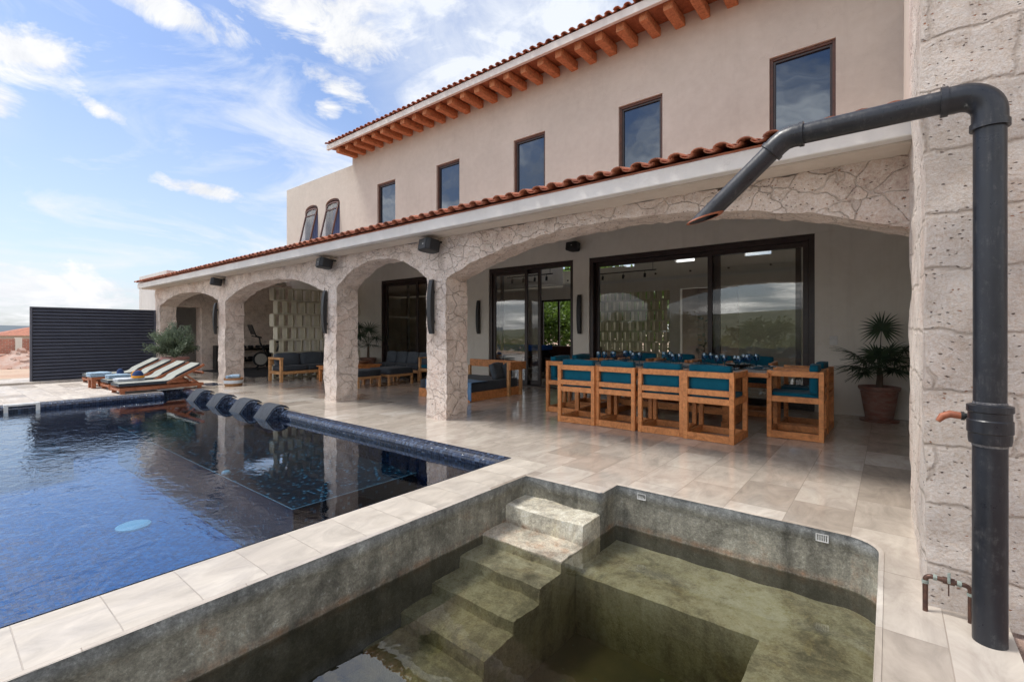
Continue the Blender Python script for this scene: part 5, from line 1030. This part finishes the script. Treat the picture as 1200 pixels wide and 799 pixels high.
def leaves(mb, c, r, n, ll, lw, flat=False, gap=.35, seed=0):
    c = Vector(c); cl = [Vector((random.gauss(0, 1), random.gauss(0, 1), random.gauss(0, .8))).normalized() * random.uniform(.35, 1) for _ in range(max(6, n // 60))]
    for i in range(n):
        q = random.choice(cl); p = c + Vector((q.x * r[0], q.y * r[1], q.z * r[2])) + Vector((random.gauss(0, 1) * r[0], random.gauss(0, 1) * r[1], random.gauss(0, 1) * r[2])) * .16
        d = (p - c + Vector((0, 0, r[2] * .5))).normalized() + Vector((random.uniform(-1, 1), random.uniform(-1, 1), random.uniform(-1, 1))) * .8; d.normalize(); s = d.orthogonal().normalized(); s.rotate(Matrix.Rotation(random.uniform(0, 6.28), 3, d)); l_ = ll * random.uniform(.6, 1.3)
        k_ = len(mb.v); mb.v += [tuple(p), tuple(p + d * l_ * .5 + s * lw), tuple(p + d * l_), tuple(p + d * l_ * .5 - s * lw)]; mb.f.append((k_, k_ + 1, k_ + 2, k_ + 3))
ol = thing('olive_shrub', 'grey green olive shrub in the pink rimmed pot beside the fence', 'shrub', (-16.1, 4.6, .60)); mb = MB(); br_ = MB(); random.seed(4)
for i in range(34):
    a = random.uniform(0, 6.28); e_ = random.uniform(.15, 1.35); L_ = random.uniform(.50, .98); d = Vector((math.cos(a) * math.cos(e_) * .85, math.sin(a) * math.cos(e_) * .7, math.sin(e_))); pts_ = [Vector((0, 0, 0)), d * L_ * .4 + Vector((0, 0, .10)), d * L_ + Vector((0, 0, .08))]
    br_.tube(pts_, [.014, .008, .003], 5)
    for k_ in range(300):
        s = random.uniform(.35, 1.1); p = pts_[1].lerp(pts_[2], (s - .4) / .6) if s > .4 else pts_[1] * (s / .4); p = p + Vector([random.gauss(0, .05) for _ in range(3)]); dd = (d + Vector([random.uniform(-1, 1) for _ in range(3)]) * .8).normalized(); sd2 = dd.orthogonal().normalized(); q = len(mb.v); l_ = random.uniform(.04, .075)
        mb.v += [tuple(p), tuple(p + dd * l_ * .5 + sd2 * .012), tuple(p + dd * l_), tuple(p + dd * l_ * .5 - sd2 * .012)]; mb.f.append((q, q + 1, q + 2, q + 3))
mb.build('foliage', M['olive'], ol); br_.build('branches', M['bark'], ol)
pt = thing('plant_pot', 'white pot with a pink rim holding the olive shrub', 'pot', (-16.1, 4.6, 0)); autosmooth(MB().lathe([(.20, 0), (.26, .15), (.29, .35), (.30, .55), (.28, .55), (.001, .54)], n=32, cap=False).build('pot_body', M['whitepot'], pt), 50); autosmooth(MB().lathe([(.30, .55), (.345, .56), (.345, .63), (.31, .635), (.28, .60), (.001, .59)], n=32, cap=False).build('rim', M['pinkpot'], pt), 50)
bk = thing('basket', 'round woven basket with a white band standing by the arcade pier', 'basket', (-12.9, 4.93, 0)); autosmooth(MB().lathe([(.19, 0), (.205, .06), (.21, .07)], n=28).build('lower_band', M['wicker'], bk), 50); autosmooth(MB().lathe([(.212, .07), (.218, .15)], n=28, cap=False).build('white_band', M['towel_white'], bk)); autosmooth(MB().lathe([(.215, .15), (.218, .20), (.20, .20), (.19, .12), (.001, .11)], n=28, cap=False).build('rim', M['wicker'], bk), 50)
for i, (x, y) in enumerate(((-.08, 0), (.08, .03), (0, -.08))):
    tt = MB().tube([(-.09, 0, 0), (.09, 0, .0)], .05, 12).build('rolled_towel', M['towel_blue'], None, .01); autosmooth(tt); tt.location = (-12.9 + x, 4.93 + y, .22 + .02 * (i % 2)); tt.rotation_euler = (0, 0, i * .9); tag(tt, 'pale blue rolled towel heaped in the white banded basket', 'towel', 'rolled towels in the basket')

# ------------------------------------------------------------------ gym corner
mt = MB().box((-18.7, 6.15, .004), (-14.75, 9.2, .016)).build('floor_mat', M['rubber'], None); tag(mt, 'black rubber mat on the gym floor behind the second arch', 'mat')
bi = thing('exercise_bike', 'black stationary bike with a tilted screen on the rubber mat', 'exercise bike', (-17.6, 8.0, .016), R(-97))
mb = MB(); mb.box((-.55, -.28, 0), (-.49, .28, .05)); mb.box((.50, -.28, 0), (.56, .28, .05)); mb.build('feet', M['black'], bi); MB().tube([(-.52, 0, .05), (-.15, 0, .35), (.1, 0, .35), (.53, 0, .05)], .03, 8).tube([(.1, 0, .35), (.38, 0, .95), (.40, 0, 1.12)], .03, 8).tube([(-.1, 0, .35), (-.28, 0, .95)], .03, 8).build('frame', M['black'], bi)
autosmooth(MB().tube([(.36, -.03, .36), (.36, .03, .36)], .26, 32).build('flywheel', M['charmetal'], bi)); autosmooth(MB().tube([(.36, -.035, .36), (.36, .035, .36)], .20, 32).build('wheel_disc', M['steel'], bi)); cushion('saddle', (-.44, -.09, .95), (-.14, .09, 1.01), M['black'], bi, .01); MB().tube([(.40, -.2, 1.15), (.36, -.08, 1.12), (.36, .08, 1.12), (.40, .2, 1.15)], .018, 8).tube([(.40, -.2, 1.15), (.60, -.2, 1.19)], .018, 8).tube([(.40, .2, 1.15), (.60, .2, 1.19)], .018, 8).build('handlebars', M['black'], bi)
MB().obox((.66, 0, 1.42), (.03, .52, .36), Matrix.Rotation(R(20), 3, 'Y')).build('screen', M['black'], bi, .008); MB().tube([(.42, 0, 1.12), (.66, 0, 1.36)], .02, 8).build('screen_arm', M['black'], bi); MB().box((.0, -.14, .18), (.12, -.10, .22)).box((.08, .10, .42), (.2, .14, .46)).build('pedals', M['black'], bi)
rk = thing('dumbbell_rack', 'two tier black rack of dumbbells against the gym stone wall', 'rack', (-18.78, 7.5, .016)); 
for y in (-.95, .90): MB().box((-.15, y, 0), (.18, y + .05, .85)).build('upright', M['black'], rk); MB().box((-.13, -.9, .25), (.2, .9, .30)).box((-.13, -.9, .66), (.2, .9, .71)).build('shelf', M['black'], rk)
k_ = 0
for zz, tn in ((.37, 'lower'), (.78, 'upper')):
    for i in range(7):
        y = -.78 + i * .26; d = MB().tube([(-.12, 0, 0), (-.03, 0, 0)], .06, 8).tube([(.03, 0, 0), (.12, 0, 0)], .06, 8).tube([(-.03, 0, 0), (.03, 0, 0)], .018, 8).build('dumbbell', M['black'], None) if k_ == 0 else d0.copy()
        if k_ == 0: d0 = d
        else: C.objects.link(d)
        k_ += 1; d.location = (-18.75, 7.5 + y, .016 + zz); tag(d, 'black dumbbell on the %s shelf of the gym rack, %s' % (tn, ['first from the pool', 'second from the pool', 'third from the pool', 'in the middle', 'third from the wall', 'second from the wall', 'next to the wall'][i]), 'dumbbell', 'dumbbells on the rack')

# ------------------------------------------------------------------ inside the room
cb_ = thing('black_cabinet', 'low black cabinet inside the dark glass door behind the pier', 'cabinet', (-9.55, 10.3, 0)); MB().box((-.5, -.22, .06), (.5, .22, 1.0)).build('body', M['black'], cb_, .006); MB().box((-.48, -.235, .1), (-.01, -.222, .96)).box((.01, -.235, .1), (.48, -.222, .96)).build('doors', M['black'], cb_, .003); MB().box((-.45, -.2, 0), (.45, .2, .06)).build('plinth', M['black'], cb_)
pt_ = thing('pool_table', 'blue cloth pool table seen inside through the open door', 'pool table', (-10.3, 12.9, 0)); MB().box((-1.1, -.6, .82), (1.1, .6, .86)).build('playing_cloth', M['blue_felt'], pt_); MB().box((-1.22, -.72, .74), (1.22, -.6, .90)).box((-1.22, .6, .74), (1.22, .72, .90)).box((-1.22, -.6, .74), (-1.1, .6, .90)).box((1.1, -.6, .74), (1.22, .6, .90)).build('rails', M['blue_felt'], pt_, .01); MB().box((-1.15, -.65, .55), (1.15, .65, .739)).build('body', M['black'], pt_)
for x in (-1.0, .85):
    for y in (-.55, .4): MB().box((x, y, 0), (x + .15, y + .15, .55)).build('leg', M['black'], pt_)
so_ = thing('indoor_sofa', 'dark brown sofa standing below the garden window', 'sofa', (-9.0, 14.2, 0)); MB().box((-1.3, -.45, .1), (1.3, .45, .42)).build('seat', M['doorwood'], so_, .04); MB().box((-1.3, .25, .42), (1.3, .45, .85)).build('backrest', M['doorwood'], so_, .04); MB().box((-1.45, -.45, .05), (-1.3, .45, .62)).box((1.3, -.45, .05), (1.45, .45, .62)).build('armrests', M['doorwood'], so_, .03)
sb_ = thing('sideboard', 'long dark sideboard below the cream block screen inside', 'sideboard', (-7.1, 14.4, 0)); MB().box((-1.0, -.25, .1), (1.0, .25, .72)).build('body', M['doorwood'], sb_, .005); MB().box((-.95, -.2, 0), (.95, .2, .1)).build('plinth', M['black'], sb_)
ip = thing('rubber_plant', 'dark broad leaved houseplant in the doorway behind the glass', 'houseplant', (-4.25, 14.3, .35)); random.seed(9); mb = MB(); bm_ = MB(); bm_.tube([(0, 0, 0), (.05, 0, .7), (0, 0, 1.5)], [.02, .015, .008], 6)
for i in range(70):
    z = random.uniform(.3, 1.6); a = random.uniform(0, 6.28); d = Vector((math.cos(a), math.sin(a), random.uniform(-.2, .6))).normalized(); p = Vector((0, 0, z)) + d * random.uniform(.08, .42); s_ = d.cross(Vector((0, 0, 1))).normalized(); q = len(mb.v); mb.v += [tuple(p), tuple(p + d * .1 + s_ * .055), tuple(p + d * .22), tuple(p + d * .1 - s_ * .055)]; mb.f.append((q, q + 1, q + 2, q + 3))
mb.build('foliage', M['darkleaf'], ip); bm_.build('stem', M['bark'], ip)
ipp = MB().lathe([(.15, 0), (.2, .35), (.18, .35), (.001, .33)], n=24, cap=False).build('plant_pot', M['black'], None, smooth=True); ipp.location = (-4.25, 14.3, 0); tag(ipp, 'black pot of the houseplant in the inner doorway', 'pot')
for (x0, x1, y, z, lab) in ((-7.6, -5.0, 12.6, 3.05, 'long black track light hanging inside the room before the block screen'), (-9.3, -7.6, 11.4, 3.02, 'black track light seen through the open door')):
    tl = thing('track_light', lab, 'track light', (0, 0, 0)); MB().box((x0, y, z), (x1, y + .03, z + .03)).build('rail', M['black'], tl)
    for i in range(4): xx = x0 + (x1 - x0) * (i + .5) / 4; autosmooth(MB().tube([(xx, y + .015, z), (xx, y + .015, z - .06)], .008, 6).tube([(xx, y + .015, z - .06), (xx, y - .0, z - .17)], .035, 12).build('spotlight', M['black'], tl))
    for xx in (x0 + .1, x1 - .1): MB().box((xx, y + .01, z + .03), (xx + .01, y + .02, 6.4)).build('wire', M['black'], tl)
lmp = thing('pendant_lamp', 'small glowing orange pendant behind the dark sliding door', 'lamp', (-12.6, 11.2, 1.72)); autosmooth(MB().lathe([(.02, .06), (.06, 0), (.04, -.05), (.001, -.06)], n=16, cap=False).build('shade', M['glow'], lmp)); MB().tube([(0, 0, .06), (0, 0, 1.33)], .006, 6).build('cord', M['black'], lmp)

# ------------------------------------------------------------------ trees: garden behind the house, scrub in front of it (seen in the glass)
def tree(kind, loc, h, r, mat, label, n=2600, ll=.22, seed=0, trunk=True, cat='tree', grp=None):
    random.seed(seed + 100); t = thing(kind, label, cat, (loc[0], loc[1], gz(loc[0], loc[1]) if math.hypot(loc[0] + 6, loc[1] - 5) > 17 else -.45), group=grp); tr = MB(); th = h * .42
    tr.tube([(0, 0, 0), (.1, 0, th * .5), (0, .1, th), (0, 0, h * .8)], [h * .03, h * .022, h * .016, .02], 8)
    for i in range(6): a = i * 1.05 + seed; tr.tube([(0, 0, th * .8), (math.cos(a) * r * .4, math.sin(a) * r * .4, th + h * .15), (math.cos(a) * r * .75, math.sin(a) * r * .75, h * .72)], [h * .012, h * .008, .015], 6)
    tr.build('trunk', M['bark'], t); mb = MB()
    leaves(mb, (0, 0, h * .62), (r, r, h * .38), n, ll, ll * .32); mb.build('crown', mat, t); return t
hg = thing('hedge', 'tall bright green hedge behind the house, seen through the rear openings', 'hedge', (-11, 20, -.4)); random.seed(77); mb = MB()
for i in range(15000):
    p = Vector((random.uniform(-9, 9), random.gauss(0, .35), random.uniform(.1, 2.9) + .5 * noise.noise((i * .001, 0, 0)))); d = Vector((random.uniform(-1, 1), random.uniform(-1.3, .4), random.uniform(-.2, 1))).normalized(); s_ = d.orthogonal().normalized(); l_ = random.uniform(.10, .24); q = len(mb.v)
    mb.v += [tuple(p), tuple(p + d * l_ * .5 + s_ * l_ * .22), tuple(p + d * l_), tuple(p + d * l_ * .5 - s_ * l_ * .22)]; mb.f.append((q, q + 1, q + 2, q + 3))
mb.build('foliage', M['leaf'], hg); mb = MB(); [mb.tube([(x, 0, 0), (x + .1, 0, 1.3), (x, 0, 2.6)], [.05, .04, .02], 6) for x in range(-8, 9, 2)]; mb.build('stems', M['bark'], hg)
GT = 'garden trees behind the house'
for i, (x, y, h, r, lb) in enumerate(((-17.5, 22, 5.2, 2.4, 'leafy garden tree seen at the left of the rear window'), (-14.6, 21, 4.2, 2.2, 'bright leafy garden tree in the middle of the rear window'), (-12.0, 22.5, 5.5, 2.4, 'leafy garden tree right of the rear window, behind the block screen'), (-9.5, 21.5, 4.6, 2.2, 'garden tree behind the right half of the block screen'), (-16.2, 25.5, 6.5, 2.8, 'tall garden tree at the back, seen through the rear window'))):
    tree('garden_tree', (x, y), h, r, M['leaf'], lb, 5200, .26, i, grp=GT)
for i, (x, y, h, r) in enumerate(((7, -22, 4.2, 2.6), (12, -27, 3.6, 2.8), (2, -24, 3.0, 2.2), (-3, -30, 3.2, 2.6), (17, -20, 4.4, 3.0), (-9, -27, 3.0, 2.4), (22, -31, 4, 3.4), (-16, -25, 3.4, 2.6), (-24, -30, 3.8, 3.0), (8, -40, 3.6, 3.4), (-1, -46, 3.6, 3.4), (27, -24, 4.5, 3.2), (-11, -44, 3.4, 3.2), (15, -44, 4, 3.6))):
    tree('scrub_tree', (x, y), h, r, M['scrub'], 'low dry scrub tree across the plot, mirrored in the glass', 1500, .30, 20 + i, grp='scrub trees facing the house')
mb = MB(); random.seed(55)
for i in range(2600):
    x, y = random.uniform(-45, 45), -13 - random.random() ** 1.3 * 55; z0 = gz(x, y); hh = random.uniform(.4, 1.5)
    for k_ in range(9):
        p = Vector((x + random.gauss(0, .45), y + random.gauss(0, .45), z0 + random.uniform(0, hh))); d = Vector((random.uniform(-1, 1), random.uniform(-1, 1), random.uniform(.2, 1))).normalized(); s_ = d.orthogonal().normalized(); l_ = random.uniform(.3, .6); q = len(mb.v)
        mb.v += [tuple(p), tuple(p + d * l_ * .5 + s_ * l_ * .25), tuple(p + d * l_), tuple(p + d * l_ * .5 - s_ * l_ * .25)]; mb.f.append((q, q + 1, q + 2, q + 3))
struct(mb.build('scrub_cover', M['scrub'], None), 'stuff', 'low green scrub across the plot facing the house, mirrored in the glass')['category'] = 'scrub'
for i, (x, y, h) in enumerate(((-95, 16, 4.2), (-88, 3, 3.2), (-110, -6, 4.5), (-84, -9, 3.4))):
    tree('distant_tree', (x, y), h, h * .55, M['darkleaf'] if i % 2 else M['olive'], ['dark tree behind the orange roofed house', 'low dark tree beside the distant shed', 'far pale tree below the hills', 'bushy dark tree left of the shed'][i], 700, .5, 40 + i)
bpy.data.objects.remove(bpy.data.objects['x']) if 'x' in bpy.data.objects else None
